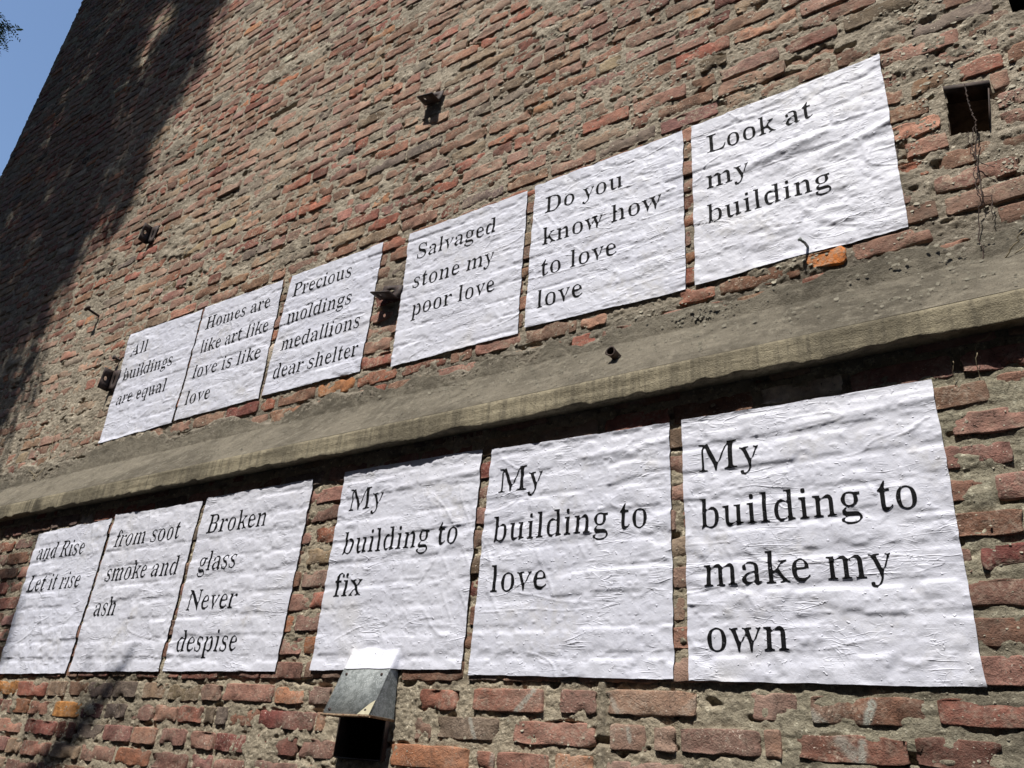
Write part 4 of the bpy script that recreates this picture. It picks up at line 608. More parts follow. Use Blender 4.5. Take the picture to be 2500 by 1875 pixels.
def build_wall(wall, name, label, y_face, mat, origin):
    root = empty(name, origin, label, 'brick wall')
    area, inside = brick_size_px(wall, y_face)
    key = 0 if wall.idx == 0 else 1
    hidden = np.array([under_poster(key, b['x0'], b['x1'], b['z'], b['h']) for b in wall.bricks])
    if wall.idx == 1:
        hidden |= wall.a_z < 2.80
    else:
        hidden |= (wall.a_z > 2.575)
    area = np.where(hidden, 0, area)
    order = np.argsort(-area)
    near = [i for i in order[:300] if area[i] > 0]
    rest = [i for i in range(len(wall.bricks)) if i not in set(near) and not hidden[i]]
    V_, q = build_brick_arrays(wall, near, 13, 5, y_face)
    for n_, i in enumerate(near):
        v = V_[n_]
        c = np.array([(wall.a_x0[i] + wall.a_x1[i]) / 2, y_face, wall.a_z[i]])
        col = np.ones((len(v), 4)); col[:, :3] = wall.bricks[i]['col']
        me_ = mesh_np('brick', v - c, q, mats=[mat], col=col)
        o = link('brick', me_, root)
        o.location = Vector(c) - Vector(origin)
    vis = [i for i in rest if inside[i]]
    out = [i for i in rest if not inside[i]]
    VV, QQ, CC, base = [], [], [], 0
    for ids, nx, nz in ((vis, 9, 4), (out, 4, 2)):
        if not ids: continue
        V_, q = build_brick_arrays(wall, ids, nx, nz, y_face)
        n, nv = V_.shape[:2]
        VV.append(V_.reshape(-1, 3))
        QQ.append((q[None] + (np.arange(n) * nv)[:, None, None]).reshape(-1, 4) + base)
        cc = np.ones((n, nv, 4)); cc[:, :, :3] = np.array([wall.bricks[i]['col'] for i in ids])[:, None, :]
        CC.append(cc.reshape(-1, 4))
        base += n * nv
    me_ = mesh_np('brickwork', np.concatenate(VV) - np.array(origin), np.concatenate(QQ), mats=[mat], col=np.concatenate(CC))
    o = link('brickwork', me_, root)
    o['kind'] = 'stuff'
    return root


def spaced(a, b, size):
    """coordinates from a to b with local step size(x)"""
    out = [a]
    while out[-1] < b:
        out.append(out[-1] + size(out[-1]))
    out[-1] = b
    return np.array(out)


def in_convex(x, z, poly):
    m = np.ones(np.shape(x), bool)
    for i in range(len(poly)):
        (ax, az), (bx, bz) = poly[i], poly[(i + 1) % len(poly)]
        m &= ((bx - ax) * (z - az) - (bz - az) * (x - ax)) > 0
    return m


def build_mortar(wall, root, y_face, xs, zs, holes, poster_key, tintf=None, drop=None):
    X, Z = np.meshgrid(xs, zs, indexing='ij')
    h = wall.mortar(X, Z)
    # keep it well below the pasted paper
    for key, c in CORNERS.items():
        if (key[0] == 'B') != (poster_key == 0): continue
        ax, bx = max(c[0][0], c[3][0]) + 0.02, min(c[1][0], c[2][0]) - 0.02
        az, bz = max(c[2][1], c[3][1]) + 0.02, min(c[0][1], c[1][1]) - 0.02
        m = (X > ax) & (X < bx) & (Z > az) & (Z < bz)
        h = np.where(m, h - 0.012, h)
    P = np.stack([X, y_face - h, Z], -1).reshape(-1, 3)
    q = grid_quads(len(xs), len(zs))
    cx = X.ravel()[q].mean(1); cz = Z.ravel()[q].mean(1)
    keep = np.ones(len(q), bool)
    for key, c in CORNERS.items():      # nothing to build behind the middle of a pasted sheet
        if (key[0] == 'B') != (poster_key == 0): continue
        keep &= ~((cx > max(c[0][0], c[3][0]) + 0.05) & (cx < min(c[1][0], c[2][0]) - 0.05) & (cz > max(c[2][1], c[3][1]) + 0.05) & (cz < min(c[0][1], c[1][1]) - 0.05))
    for ha, hb, hz0, hz1 in holes:
        if (ha, hb, hz0, hz1) == VENT_HOLE:
            keep &= ~in_convex(cx, cz, VENT_POLY)
            continue
        keep &= ~((cx > ha) & (cx < hb) & (cz > hz0) & (cz < hz1))
    if drop is not None:
        keep &= ~drop(cx, cz)
    q = q[keep]
    used = np.unique(q)
    remap = np.zeros(len(P), np.int64); remap[used] = np.arange(len(used))
    P = P[used]; q = remap[q]
    col = np.ones((len(P), 4))
    if tintf is not None:
        col[:, :3] = tintf(P[:, 0], P[:, 2])
    me_ = mesh_np('mortar', P - np.array(root.location), q, mats=[M_MORTAR], col=col)
    return link('mortar', me_, root)


# --- openings
VENT_HOLE = (0.043, 0.161, 3.256, 3.441)
VENT_POLY = [(0.043, 3.285), (0.138, 3.256), (0.161, 3.410), (0.060, 3.441)]      # the hole leans a little
DUCT_HOLE = (-1.815, -1.632, 1.588, 1.815)
CORNER_HOLE = (0.262, 0.36, 3.655, 3.76)

XL_U, XR_U, ZT_U = -7.55, 2.6, 11.2
wall_u = Wall(1, 3.0095 + PITCH / 2, list(range(-4, 109)), XL_U, XR_U, {-1: [(-0.640, -0.395, 'brown'), (-0.378, -0.262, 'flame'), (-0.250, -0.040, 'mauve')]}, [VENT_HOLE, CORNER_HOLE], 0.0, -0.0046)
wall_u.pits = ((-2.442, 3.728, 0.05, 0.032, 0.05), (-1.471, 3.727, 0.026, 0.020, 0.03), (-1.333, 3.718, 0.02, 0.018, 0.04), (-4.165, 3.53, 0.03, 0.02, 0.02),
               (-1.75, 4.75, 0.10, 0.02, 0.03), (-3.2, 5.0, 0.22, 0.02, 0.03))
LOW_Z0 = 1.755
wall_l = Wall(0, LOW_Z0, list(range(-23, 12)), -9.2, 2.6, ROWS, [DUCT_HOLE], 0.0, -0.0062)
wall_l.pits = ((-0.55, 1.838, 0.05, 0.012, 0.03), (-0.30, 1.668, 0.06, 0.014, 0.02), (-1.05, 1.700, 0.06, 0.012, 0.02))

for b_i, b_ in enumerate(wall_u.bricks):
    if b_['x0'] == -0.378:
        wall_u.a_base[b_i] = 0.011; wall_u.a_rag[b_i] = 2.6
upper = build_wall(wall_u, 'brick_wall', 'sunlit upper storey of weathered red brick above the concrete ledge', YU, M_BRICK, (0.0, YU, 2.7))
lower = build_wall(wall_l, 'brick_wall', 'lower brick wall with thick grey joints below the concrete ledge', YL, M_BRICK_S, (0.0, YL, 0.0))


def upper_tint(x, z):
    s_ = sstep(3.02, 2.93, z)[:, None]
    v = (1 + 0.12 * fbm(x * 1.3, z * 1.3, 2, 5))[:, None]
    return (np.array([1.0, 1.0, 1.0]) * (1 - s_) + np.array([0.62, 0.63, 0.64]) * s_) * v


def lower_tint(x, z):
    s_ = sstep(-0.9, -0.3, x)[:, None]
    return np.array([1.0, 0.99, 0.95]) * (1 - s_) + np.array([0.86, 0.90, 0.86]) * s_


def off_view_u(cx, cz):
    X, Y, zz = project(np.stack([cx, np.full_like(cx, YU), cz], 1))
    return ~((X > -90) & (X < 2590) & (Y > -90) & (Y < 1960))


xs = spaced(XL_U + 0.004, 0.48, lambda x: 0.0042 + 0.0012 * max(0, -x - 1.0))
zs = spaced(2.80, 9.25, lambda z: 0.0038 + 0.0009 * max(0, z - 3.5))
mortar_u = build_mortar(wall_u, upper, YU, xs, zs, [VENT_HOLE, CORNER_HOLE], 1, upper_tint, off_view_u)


def plane_sheet(name, parent, rects, y, mat, holes=()):
    V, Q = [], []
    for x0, x1, z0, z1 in rects:
        b0 = len(V)
        V += [(x0, y, z0), (x1, y, z0), (x1, y, z1), (x0, y, z1)]
        Q.append((b0, b0 + 1, b0 + 2, b0 + 3))
    P = np.array(V) - np.array(parent.location)
    return link(name, mesh_np(name, P, Q, mats=[mat], col=np.ones((len(P), 4))), parent)


def rect_minus(x0, x1, z0, z1, hole):
    a, b_, c, d_ = hole
    return [(x0, a, z0, z1), (b_, x1, z0, z1), (a, b_, z0, c), (a, b_, d_, z1)]


# mortar bed behind everything, outside the detailed sheet too
hx0, hx1 = VENT_HOLE[0], CORNER_HOLE[1]
bed = rect_minus(XL_U, 0.22, 2.5, ZT_U, VENT_HOLE) + rect_minus(0.22, XR_U, 2.5, ZT_U, CORNER_HOLE)
plane_sheet('joint_bed', upper, bed, YU + 0.032, M_MORTAR)
plane_sheet('joint_bed', lower, rect_minus(-9.2, XR_U, 0.0, 2.6, DUCT_HOLE), YL + 0.032, M_MORTAR)

xs = spaced(-4.75, 0.30, lambda x: 0.0036 + 0.0007 * max(0, -x - 1.0))
zs = spaced(1.40, 2.60, lambda z: 0.0034)
mortar_l = build_mortar(wall_l, lower, YL, xs, zs, [DUCT_HOLE], 0, lower_tint)
# plainer mortar where the photograph does not reach
for nm, wl, rt, yf, xa, xb, za, zb in (('mortar', wall_l, lower, YL, -9.2, 2.6, 0.0, 1.40), ('mortar', wall_l, lower, YL, -9.2, -4.75, 1.40, 2.6), ('mortar', wall_l, lower, YL, 0.30, 2.6, 1.40, 2.6),
                                       ('mortar', wall_u, upper, YU, 0.48, 2.6, 2.8, 9.25)):
    build_mortar(wl, rt, yf, np.arange(xa, xb + 0.03, 0.03), np.arange(za, zb + 0.015, 0.02), [], wl.idx)


def box_mesh(lo, hi):
    x0, y0, z0 = lo; x1, y1, z1 = hi
    V = [(x0, y0, z0), (x1, y0, z0), (x1, y1, z0), (x0, y1, z0), (x0, y0, z1), (x1, y0, z1), (x1, y1, z1), (x0, y1, z1)]
    Q = [(0, 3, 2, 1), (4, 5, 6, 7), (0, 1, 5, 4), (1, 2, 6, 5), (2, 3, 7, 6), (3, 0, 4, 7)]
    return V, Q


def outer_mortar(parent, y, x0, x1, z0, z1, off, holes):
    xs_, zs_ = np.arange(x0, x1 + 0.04, 0.04), np.arange(z0, z1 + 0.04, 0.04)
    X_, Z_ = np.meshgrid(xs_, zs_, indexing='ij')
    P_ = np.stack([X_, y + 0.0055 - 0.003 * fbm(X_ * 4, Z_ * 7, 2, 77), Z_], -1).reshape(-1, 3)
    q_ = grid_quads(len(xs_), len(zs_))
    cx_, cz_ = X_.ravel()[q_].mean(1), Z_.ravel()[q_].mean(1)
    k_ = off(cx_, cz_)
    for ha, hb, hz0, hz1 in holes:
        k_ &= ~((cx_ > ha - 0.04) & (cx_ < hb + 0.04) & (cz_ > hz0 - 0.04) & (cz_ < hz1 + 0.04))
    q_ = q_[k_]
    u_ = np.unique(q_); rm = np.zeros(len(P_), np.int64); rm[u_] = np.arange(len(u_))
    link('mortar', mesh_np('mortar', P_[u_] - np.array(parent.location), rm[q_], mats=[M_MORTAR], col=np.ones((len(u_), 4))), parent)


outer_mortar(upper, YU, XL_U + 0.01, 0.50, 2.70, ZT_U, lambda a, b_: off_view_u(a, b_) | (b_ > 9.22), [VENT_HOLE, CORNER_HOLE])
outer_mortar(upper, YU, 0.44, XR_U, 9.2, ZT_U, lambda a, b_: np.ones(a.shape, bool), [])

# body of the building behind the faces, with its end face at the left
V, Q = box_mesh((XL_U + 0.012, YU + 0.30, 0), (XR_U, 8.0, ZT_U - 0.1))
core = link('masonry_core', mesh_np('masonry_core', np.array(V) - np.array(upper.location), Q, mats=[M_MORTAR], smooth=False, col=np.ones((8, 4))), upper)
# quoin bricks that show their ends along the left corner and cap the wall
VV, QQ, CC = [], [], []
for k in range(-4, 109):
    z = wall_u.z0 + k * PITCH
    for j in range(0, 4):
        y0 = YU + 0.012 + j * 0.225 + (0.0 if k % 2 else -0.0)
        c = pick_colour(RNG)
        o_ = RNG.normal(0, 0.013)
        V, Q = box_mesh((XL_U - 0.012 + o_, y0, z - 0.029), (XL_U + 0.05, y0 + 0.212, z + 0.029))
        QQ += [tuple(i + len(VV) for i in q) for q in Q]
        VV += V; CC += [tuple(c) + (1,)] * 8
me = mesh_np('end_brickwork', np.array(VV) - np.array(upper.location), QQ, mats=[M_BRICK], smooth=False, col=np.array(CC))
o = link('end_brickwork', me, upper); o['kind'] = 'stuff'
V, Q = box_mesh((XL_U + 0.004, YU + 0.02, 2.6), (XL_U + 0.06, YU + 1.0, ZT_U - 0.1))
link('joint_bed', mesh_np('joint_bed', np.array(V) - np.array(upper.location), Q, mats=[M_MORTAR], smooth=False, col=np.ones((8, 4))), upper)


def recess(parent, hole, y, depth, mat, name='opening'):
    x0, x1, z0, z1 = hole
    V = [(x0, y, z0), (x1, y, z0), (x1, y, z1), (x0, y, z1), (x0, y + depth, z0), (x1, y + depth, z0), (x1, y + depth, z1), (x0, y + depth, z1)]
    Q = [(4, 5, 6, 7), (0, 4, 7, 3), (1, 2, 6, 5), (0, 1, 5, 4), (3, 7, 6, 2)]
    return link(name, mesh_np(name, np.array(V) - np.array(parent.location), Q, mats=[mat], smooth=False), parent)


recess(upper, CORNER_HOLE, YU + 0.004, 0.25, M_DARK)

# ------------------------------------------------------------------ concrete ledge with its sloping cement render
led = empty('concrete_ledge', (0, -0.05, 2.55), 'long projecting concrete ledge with sloping cement render running between the two rows of posters', 'ledge')
E_ = 0.0505
xs = spaced(-9.2, 0.5, lambda x: 0.008 if x > -5.2 else 0.05); xs = np.concatenate([xs, np.arange(0.56, 2.6, 0.06)])
# fascia and soffit: rows (y, z) from the wall under the soffit, out, up the face, to the top edge
rows = [(0.03, 2.568), (-0.02, 2.566)] + [(-0.044, 2.562), (-E_ + 0.002, 2.5575)]
rows += [(-E_, 2.5575 + t * 0.073) for t in np.linspace(0.06, 0.93, 14)] + [(-E_ + 0.002, 2.633), (-E_ + 0.010, 2.641)]
rows = np.array(rows)
X, _ = np.meshgrid(xs, np.arange(len(rows)), indexing='ij')
Yc = np.broadcast_to(rows[:, 0], X.shape).copy(); Zc = np.broadcast_to(rows[:, 1], X.shape).copy()
bot = np.exp(-((Zc - 2.5565) / 0.006) ** 2)
Zc = Zc + bot * (0.007 * fbm(X * 9, X * 0, 3, 7) + 0.013 * sstep(0.55, 0.9, vnoise(X * 22, X * 0 + 1, 8)) + 0.006 * (vnoise(X * 90, X * 0, 5) - 0.5))
Yc = Yc + 0.0022 * fbm(X * 5, Zc * 60, 3, 9) * (Yc < -0.03) + bot * 0.004 * vnoise(X * 60, X * 0, 6)
Zc = Zc + 0.004 * fbm(X * 1.1, X * 0, 2, 12)
P = np.stack([X, Yc, Zc], -1).reshape(-1, 3)
link('fascia', mesh_np('fascia', P - np.array(led.location), grid_quads(len(xs), len(rows)), mats=[M_FASCIA]), led)

xs = spaced(-9.2, 0.5, lambda x: 0.0065 + 0.001 * max(0, -x - 1) if x > -5.6 else 0.05); xs = np.concatenate([xs, np.arange(0.56, 2.6, 0.06)])
ts = np.linspace(0, 1, 66)
X, T = np.meshgrid(xs, ts, indexing='ij')
ztop = 2.898 + 0.042 * (vnoise(X * 3.0, X * 0 + 3, 81) - 0.5) * 2 + 0.030 * (vnoise(X * 13, X * 0, 83) - 0.5) * 2 + 0.008 * (vnoise(X * 50, X * 0, 84) - 0.5) + 0.055 * sstep(-2.2, -4.0, X)
ya, za = -E_ + 0.0045, 2.637
tm = 0.72
y = np.where(T < tm, ya + (YU - 0.012 - ya) * (T / tm), YU - 0.012 + 0.004 * (T - tm) / (1 - tm))
zm = 2.845
z = np.where(T < tm, za + (zm - za) * (T / tm), zm + (ztop - zm) * (T - tm) / (1 - tm))
# ease the bend
bend = np.exp(-((T - tm) / 0.13) ** 2)
y = y + bend * -0.004
dis = 0.0058 * fbm(X * 6, z * 8, 3, 91) + 0.0030 * fbm(X * 40, z * 55, 3, 92) + 0.0015 * fbm(X * 120, z * 140, 2, 95)
crack = sstep(0.035, 0.0, np.abs(vnoise(X * 4.2 + 2 * vnoise(X * 9, z * 9, 3), z * 5.2, 93) - 0.5)) * sstep(0.5, 0.7, vnoise(X * 1.4, z * 2, 94)) * 0.007
dis = dis - crack
fade = sstep(0.0, 0.04, T)
y = y - dis * 0.75 * fade; z = z + dis * 0.6 * fade * (T < 0.98)
z = z + 0.004 * fbm(X * 1.1, X * 0, 2, 12) * (1 - T)
last = T >= ts[-1] - 1e-9
y = np.where(last, YU + 0.012, y)
P = np.stack([X, y, z], -1).reshape(-1, 3)
link('cement_slope', mesh_np('cement_slope', P - np.array(led.location), grid_quads(len(xs), len(ts)), mats=[M_STUCCO]), led)


# ------------------------------------------------------------------ loose flakes of lime and cement
def flakes(name, parent, pts, seed, mat):
    rng = np.random.default_rng(seed)
    n = len(pts)
    k = 6
    ang = np.linspace(0, 2 * math.pi, k, endpoint=False)[None] + rng.uniform(0, 6.28, (n, 1))
    r_ = pts[:, 3:4] * rng.uniform(0.55, 1.15, (n, k))
    ex = np.cos(ang) * r_ * rng.uniform(0.9, 1.6, (n, 1)); ez = np.sin(ang) * r_
    lift = pts[:, 3:4] * rng.uniform(0.15, 0.8, (n, 1))
    th = rng.normal(-1.57, 0.8, (n, 1))       # which side curls out: mostly the lower
    out = 0.0004 + lift * np.clip((ex * np.cos(th) + ez * np.sin(th)) / pts[:, 3:4] + 0.5, 0, 2) ** 1.6 * 0.5
    V = np.zeros((n, k + 1, 3))
    V[:, 0] = pts[:, :3]; V[:, 0, 1] -= 0.0012
    V[:, 1:, 0] = pts[:, 0:1] + ex; V[:, 1:, 2] = pts[:, 2:3] + ez; V[:, 1:, 1] = pts[:, 1:2] - out
    f_ = np.array([(0, 1 + (j + 1) % k, 1 + j) for j in range(k)])
    T_ = (f_[None] + (np.arange(n) * (k + 1))[:, None, None]).reshape(-1, 3)
    me_ = mesh_np(name, V.reshape(-1, 3) - np.array(parent.location), None, T_, mats=[mat], smooth=False)
    o_ = link(name, me_, parent); o_['kind'] = 'stuff'
    return o_


def scatter_on(wall, y_face, n, box, seed, key, dens):
    rng = np.random.default_rng(seed)
    x = rng.uniform(box[0], box[1], n); z = rng.uniform(box[2], box[3], n)
    d_ = dens(x, z)
    m = rng.random(n) < d_
    for kk, c in CORNERS.items():
        if (kk[0] == 'B') != (key == 0): continue
        m &= ~((x > min(c[0][0], c[3][0]) - 0.004) & (x < max(c[1][0], c[2][0]) + 0.004) & (z > min(c[2][1], c[3][1]) - 0.004) & (z < max(c[0][1], c[1][1]) + 0.004))
    for ha, hb, hz0, hz1 in (VENT_HOLE, DUCT_HOLE, CORNER_HOLE):
        m &= ~((x > ha - .01) & (x < hb + .01) & (z > hz0 - .01) & (z < hz1 + .01))
    x, z = x[m], z[m]
    h = wall.height(x, z)
    s_ = np.clip(rng.lognormal(-5.85, 0.45, len(x)), 0.0014, 0.008)
    X, Y, zz = project(np.stack([x, np.full_like(x, y_face), z], 1))
    ok = (X > -50) & (X < 2550) & (Y > -50) & (Y < 1925)
    return np.stack([x, y_face - h, z, s_], 1)[ok]


def clump(x, z, sc, a, b_, seed):
    return sstep(a, b_, fbm(x * sc, z * sc * 1.5, 3, seed))


pts = scatter_on(wall_u, YU, 60000, (-7.4, 0.45, 2.93, 8.6), 3, 1, lambda x, z: 0.03 + 0.55 * clump(x, z, 2.6, 0.0, 0.5, 201) * clump(x, z, 14, -0.2, 0.4, 202))
pts2 = scatter_on(wall_u, YU, 26000, (-1.4, 0.45, 2.93, 4.6), 4, 1, lambda x, z: 0.05 + 0.8 * clump(x, z, 3.6, -0.1, 0.4, 203) * clump(x, z, 18, -0.2, 0.4, 204))
flakes('peeling_flakes', upper, np.concatenate([pts, pts2]), 5, M_FLAKE)
pts = scatter_on(wall_l, YL, 22000, (-4.5, 0.25, 1.45, 2.46), 6, 0, lambda x, z: 0.01 + 0.25 * clump(x, z, 4, -0.1, 0.4, 205))
pts[:, 3] *= 0.6
flakes('peeling_flakes', lower, pts, 6, M_FLAKE)
# flakes clinging to the sloping render, thickest at the right
rng = np.random.default_rng(8)
n = 38000
x = rng.uniform(-4.6, 0.3, n); t = rng.uniform(0.1, 1.15, n)
m = rng.random(n) < (0.03 + 0.9 * clump(x, t, 3.0, 0.1, 0.55, 206) * clump(x, t, 12, 0.0, 0.45, 207)) * (0.3 + 0.7 * sstep(-2.5, -0.8, x)) * (0.4 + 0.6 * t)
x, t = x[m], t[m]
yy = np.where(t < 1, ya + (YU - 0.014 - ya) * t, YU - 0.014); zz = np.where(t < 1, za + (zm - za) * t, zm + (t - 1) * 0.5)
pts = np.stack([x, yy - 0.004, zz + 0.001, np.clip(rng.lognormal(-5.85, 0.4, len(x)), 0.0016, 0.007)], 1)
flakes('peeling_flakes', led, pts, 9, plain_material('cement_flake', (0.15, 0.135, 0.10), (0.26, 0.235, 0.18), 60))


# ------------------------------------------------------------------ posters
def area2(p): return sum(p[i][0] * p[(i + 1) % len(p)][1] - p[(i + 1) % len(p)][0] * p[i][1] for i in range(len(p))) / 2


def inside_poly(pt, p):
    c = False
    for i in range(len(p)):
        a, b_ = p[i], p[(i + 1) % len(p)]
        if (a[1] > pt[1]) != (b_[1] > pt[1]) and pt[0] < a[0] + (pt[1] - a[1]) / (b_[1] - a[1]) * (b_[0] - a[0]): c = not c
    return c


EM = 0.112
GLYPH_CACHE = {}


def glyph_mesh(ch, sx):
    """tessellated glyph cut on a fine grid, in metres"""
    key = (ch, round(sx, 2))
    if key in GLYPH_CACHE: return GLYPH_CACHE[key]
    adv, pls = GLYPHS[ch]
    pls = [[(a * EM * sx / 1000, b_ * EM / 1000) for a, b_ in p] for p in pls]
    bm = bmesh.new()
    outer = [i for i, p in enumerate(pls) if not any(j != i and inside_poly(p[0], pls[j]) for j in range(len(pls)))]
    for i in outer:
        grp = [i] + [j for j in range(len(pls)) if j not in outer and inside_poly(pls[j][0], pls[i])]
        polys = [[Vector((a, b_, 0)) for a, b_ in pls[k]] for k in grp]
        vs_ = [bm.verts.new(v) for p in polys for v in p]
        for tri in tessellate_polygon(polys):
            try: bm.faces.new([vs_[t_] for t_ in tri])
            except ValueError: pass
    step = 0.0032
    xs_ = [v.co.x for v in bm.verts]; ys_ = [v.co.y for v in bm.verts]
    for lo, hi, no in ((min(xs_), max(xs_), (1, 0, 0)), (min(ys_), max(ys_), (0, 1, 0))):
        c = math.floor(lo / step) * step
        while c < hi:
            c += step
            geom = bm.verts[:] + bm.edges[:] + bm.faces[:]
            bmesh.ops.bisect_plane(bm, geom=geom, dist=1e-6, plane_co=(c * no[0], c * no[1], 0), plane_no=no)
    bmesh.ops.triangulate(bm, faces=bm.faces[:])
    bm.verts.ensure_lookup_table()
    V = np.array([(v.co.x, v.co.y) for v in bm.verts]); F = []
    for f_ in bm.faces:
        a, b_, c = [v.index for v in f_.verts]
        area = (V[b_] - V[a])[0] * (V[c] - V[a])[1] - (V[b_] - V[a])[1] * (V[c] - V[a])[0]
        if abs(area) < 1e-12: continue
        F.append((a, b_, c) if area > 0 else (a, c, b_))
    bm.free()
    GLYPH_CACHE[key] = (V, np.array(F))
    return GLYPH_CACHE[key]


def gauss_blur(A, sx, sz):
    for ax, s_ in ((0, sx), (1, sz)):
        rad = int(max(1, round(s_ * 2.5)))
        k = np.exp(-0.5 * (np.arange(-rad, rad + 1) / s_) ** 2); k /= k.sum()
        pad = [(0, 0), (0, 0)]; pad[ax] = (rad, rad)
        Ap = np.pad(A, pad, mode='edge')
        B = np.zeros_like(A)
        for i, w in enumerate(k):
            sl = [slice(None), slice(None)]; sl[ax] = slice(i, i + A.shape[ax])
            B += w * Ap[tuple(sl)]
        A = B
    return A


LABELS = {
    'T1': 'white poster reading All buildings are equal, beside the iron angle bracket above the ledge',
    'T2': 'white poster reading Homes are like art like love is like love, above the ledge',
    'T3': 'white poster reading Precious moldings medallions dear shelter, above the ledge',
    'T4': 'white poster reading Salvaged stone my poor love, above the ledge',
    'T5': 'white poster reading Do you know how to love love, above the ledge',
    'T6': 'white poster reading Look at my building, beside the square vent hole',
    'B1': 'white poster reading and Rise Let it rise, with crumpled top edge under the ledge',
    'B2': 'white poster reading from soot smoke and ash, under the ledge',
    'B3': 'white poster reading Broken glass Never despise, under the ledge',
    'B4': 'white poster reading My building to fix, folded over the metal hood under the ledge',
    'B5': 'white poster reading My building to love, under the ledge',
    'B6': 'white poster reading My building to make my own, under the ledge'}

HOOD_X0, HOOD_X1 = -1.808, -1.622
for pi, (key, cs) in enumerate(CORNERS.items()):
    wall, yf = (wall_l, YL) if key[0] == 'B' else (wall_u, YU)
    cs = np.array(cs)                                        # TL TR BR BL
    res = 0.0031 if pi in (4, 5, 10, 11) else (0.0036 if pi in (3, 9) else 0.0044)
    q_ = 0.0040 / res
    nu, nv = int(0.61 / res), int(0.667 / (res * 0.9))
    u = np.linspace(0, 1, nu)[:, None] * np.ones((1, nv)); v = np.linspace(0, 1, nv)[None] * np.ones((nu, 1))
    def bil(u, v, k):
        return (cs[3][k] * (1 - u) + cs[2][k] * u) * (1 - v) + (cs[0][k] * (1 - u) + cs[1][k] * u) * v
    X, Z = bil(u, v, 0), bil(u, v, 1)
    # wavy, slightly torn edges
    crumple = {'B1': 0.010, 'B2': 0.006, 'B4': 0.002}.get(key, 0.0022)
    top = sstep(0.94, 1.0, v); botm = sstep(0.05, 0.0, v)
    Z = Z + top * crumple * fbm(u * 9 + pi * 3, u * 0, 3, 301) + botm * 0.0024 * fbm(u * 11 + pi, u * 0, 4, 302)
    lft, rgt = sstep(0.05, 0.0, u), sstep(0.95, 1.0, u)
    X = X + (lft + rgt) * 0.0034 * fbm(v * 12 + pi * 5, v * 0 + u.round(), 4, 303)
    H = wall.height(X, Z)
    H = np.maximum(H, -0.0055)
    Hb = gauss_blur(H, 1.2 * q_, 0.9 * q_)
    Hw = gauss_blur(H, 8.0 * q_, 8.0 * q_)
    base = 0.6 * Hw + 0.4 * Hw.mean() + (0.34 + 0.26 * vnoise(X * 3, Z * 3, 370)) * (Hb - Hw)
    # creases: long, nearly level ridges of loose paper plus short folds
    s_ = pi * 13.7
    cr = np.zeros_like(X)
    for (fx, fz, amp, sd, wd) in ((2.0, 11, 0.0026, 1, 0.014), (3.6, 22, 0.0016, 2, 0.022), (9.0, 40, 0.0006, 3, 0.05)):
        wx_ = X + 0.05 * fbm(X * 3, Z * 5, 2, 310 + sd); wz_ = Z + 0.018 * fbm(X * 5 + s_, Z * 6, 2, 320 + sd)
        n_ = vnoise(wx_ * fx + s_, wz_ * fz, 330 + sd + pi)
        ridge = np.clip(1 - np.abs(n_ - 0.5) / wd, 0, 1) ** 1.5
        mask = sstep(0.50, 0.68, vnoise(X * 4.5 + s_, Z * 9, 340 + sd))
        cr += amp * ridge * mask
    n_ = vnoise((X + 0.6 * Z) * 14 + s_, (Z - 0.3 * X) * 7, 351)
    cr += 0.0018 * np.clip(1 - np.abs(n_ - 0.5) / 0.10, 0, 1) ** 1.5 * sstep(0.62, 0.8, vnoise(X * 7, Z * 7 + s_, 352))
    cr += 0.0012 * sstep(0.74, 0.92, vnoise(X * 85, Z * 90, 353)) + 0.0005 * fbm(X * 34, Z * 46, 3, 354)
    hgt = base + 0.0060 + cr
    
        # corners and edges lift a little
    hgt = hgt + 0.0022 * np.maximum(botm, np.maximum(lft, rgt)) * vnoise(u * 6 + pi, v * 6, 360)
    if key == 'T6':   # deep loose fold across the sheet
        d_ = (Z - (3.415 + 0.16 * (X + 0.45))) / 0.020
        hgt += 0.009 * np.exp(-d_ ** 2) * sstep(0.20, 0.05, np.abs(X + 0.40)) 
        d_ = (Z - (3.395 + 0.22 * (X + 0.10))) / 0.014
        hgt += 0.007 * np.exp(-d_ ** 2) * sstep(-0.36, -0.16, X)
    if key in ('B4', 'B5', 'B6'):
        d_ = (Z - (2.41 + 0.05 * (X - X.mean()))) / 0.010
        hgt += 0.0038 * np.exp(-d_ ** 2) * sstep(0.35, 0.55, u) * (0.4 + 0.6 * vnoise(X * 14, Z * 3, 371 + pi))
    hood_h = None
    if key == 'B4':   # the sheet runs over the upper part of the metal hood
        hx = (X - HOOD_X0) / (HOOD_X1 - HOOD_X0)
        over = sstep(-0.05, 0.01, hx) * sstep(1.06, 0.99, hx)
        rise = np.clip((1.897 - Z) / (1.897 - 1.697), 0, 1) * 0.093 + 0.004
        hgt = np.where(Z < 1.900, np.maximum(hgt, hgt * (1 - over) + over * rise), hgt)
    Y = yf - hgt
    P = np.stack([X, Y, Z], -1).reshape(-1, 3)
    org = np.array([X[0, 0], yf, Z[:, 0].min()])
    me = mesh_np('poster', P - org, grid_quads(nu, nv), mats=[M_PAPER])
    ob = link('poster', me)
    ob.location = org
    tag(ob, LABELS[key], 'poster', 'white text posters pasted on the brick wall')

    # lettering follows the sheet
    def samp(A, iu, iv, fu, fv): return (A[iu, iv] * (1 - fu) + A[iu + 1, iv] * fu) * (1 - fv) + (A[iu, iv + 1] * (1 - fu) + A[iu + 1, iv + 1] * fu) * fv
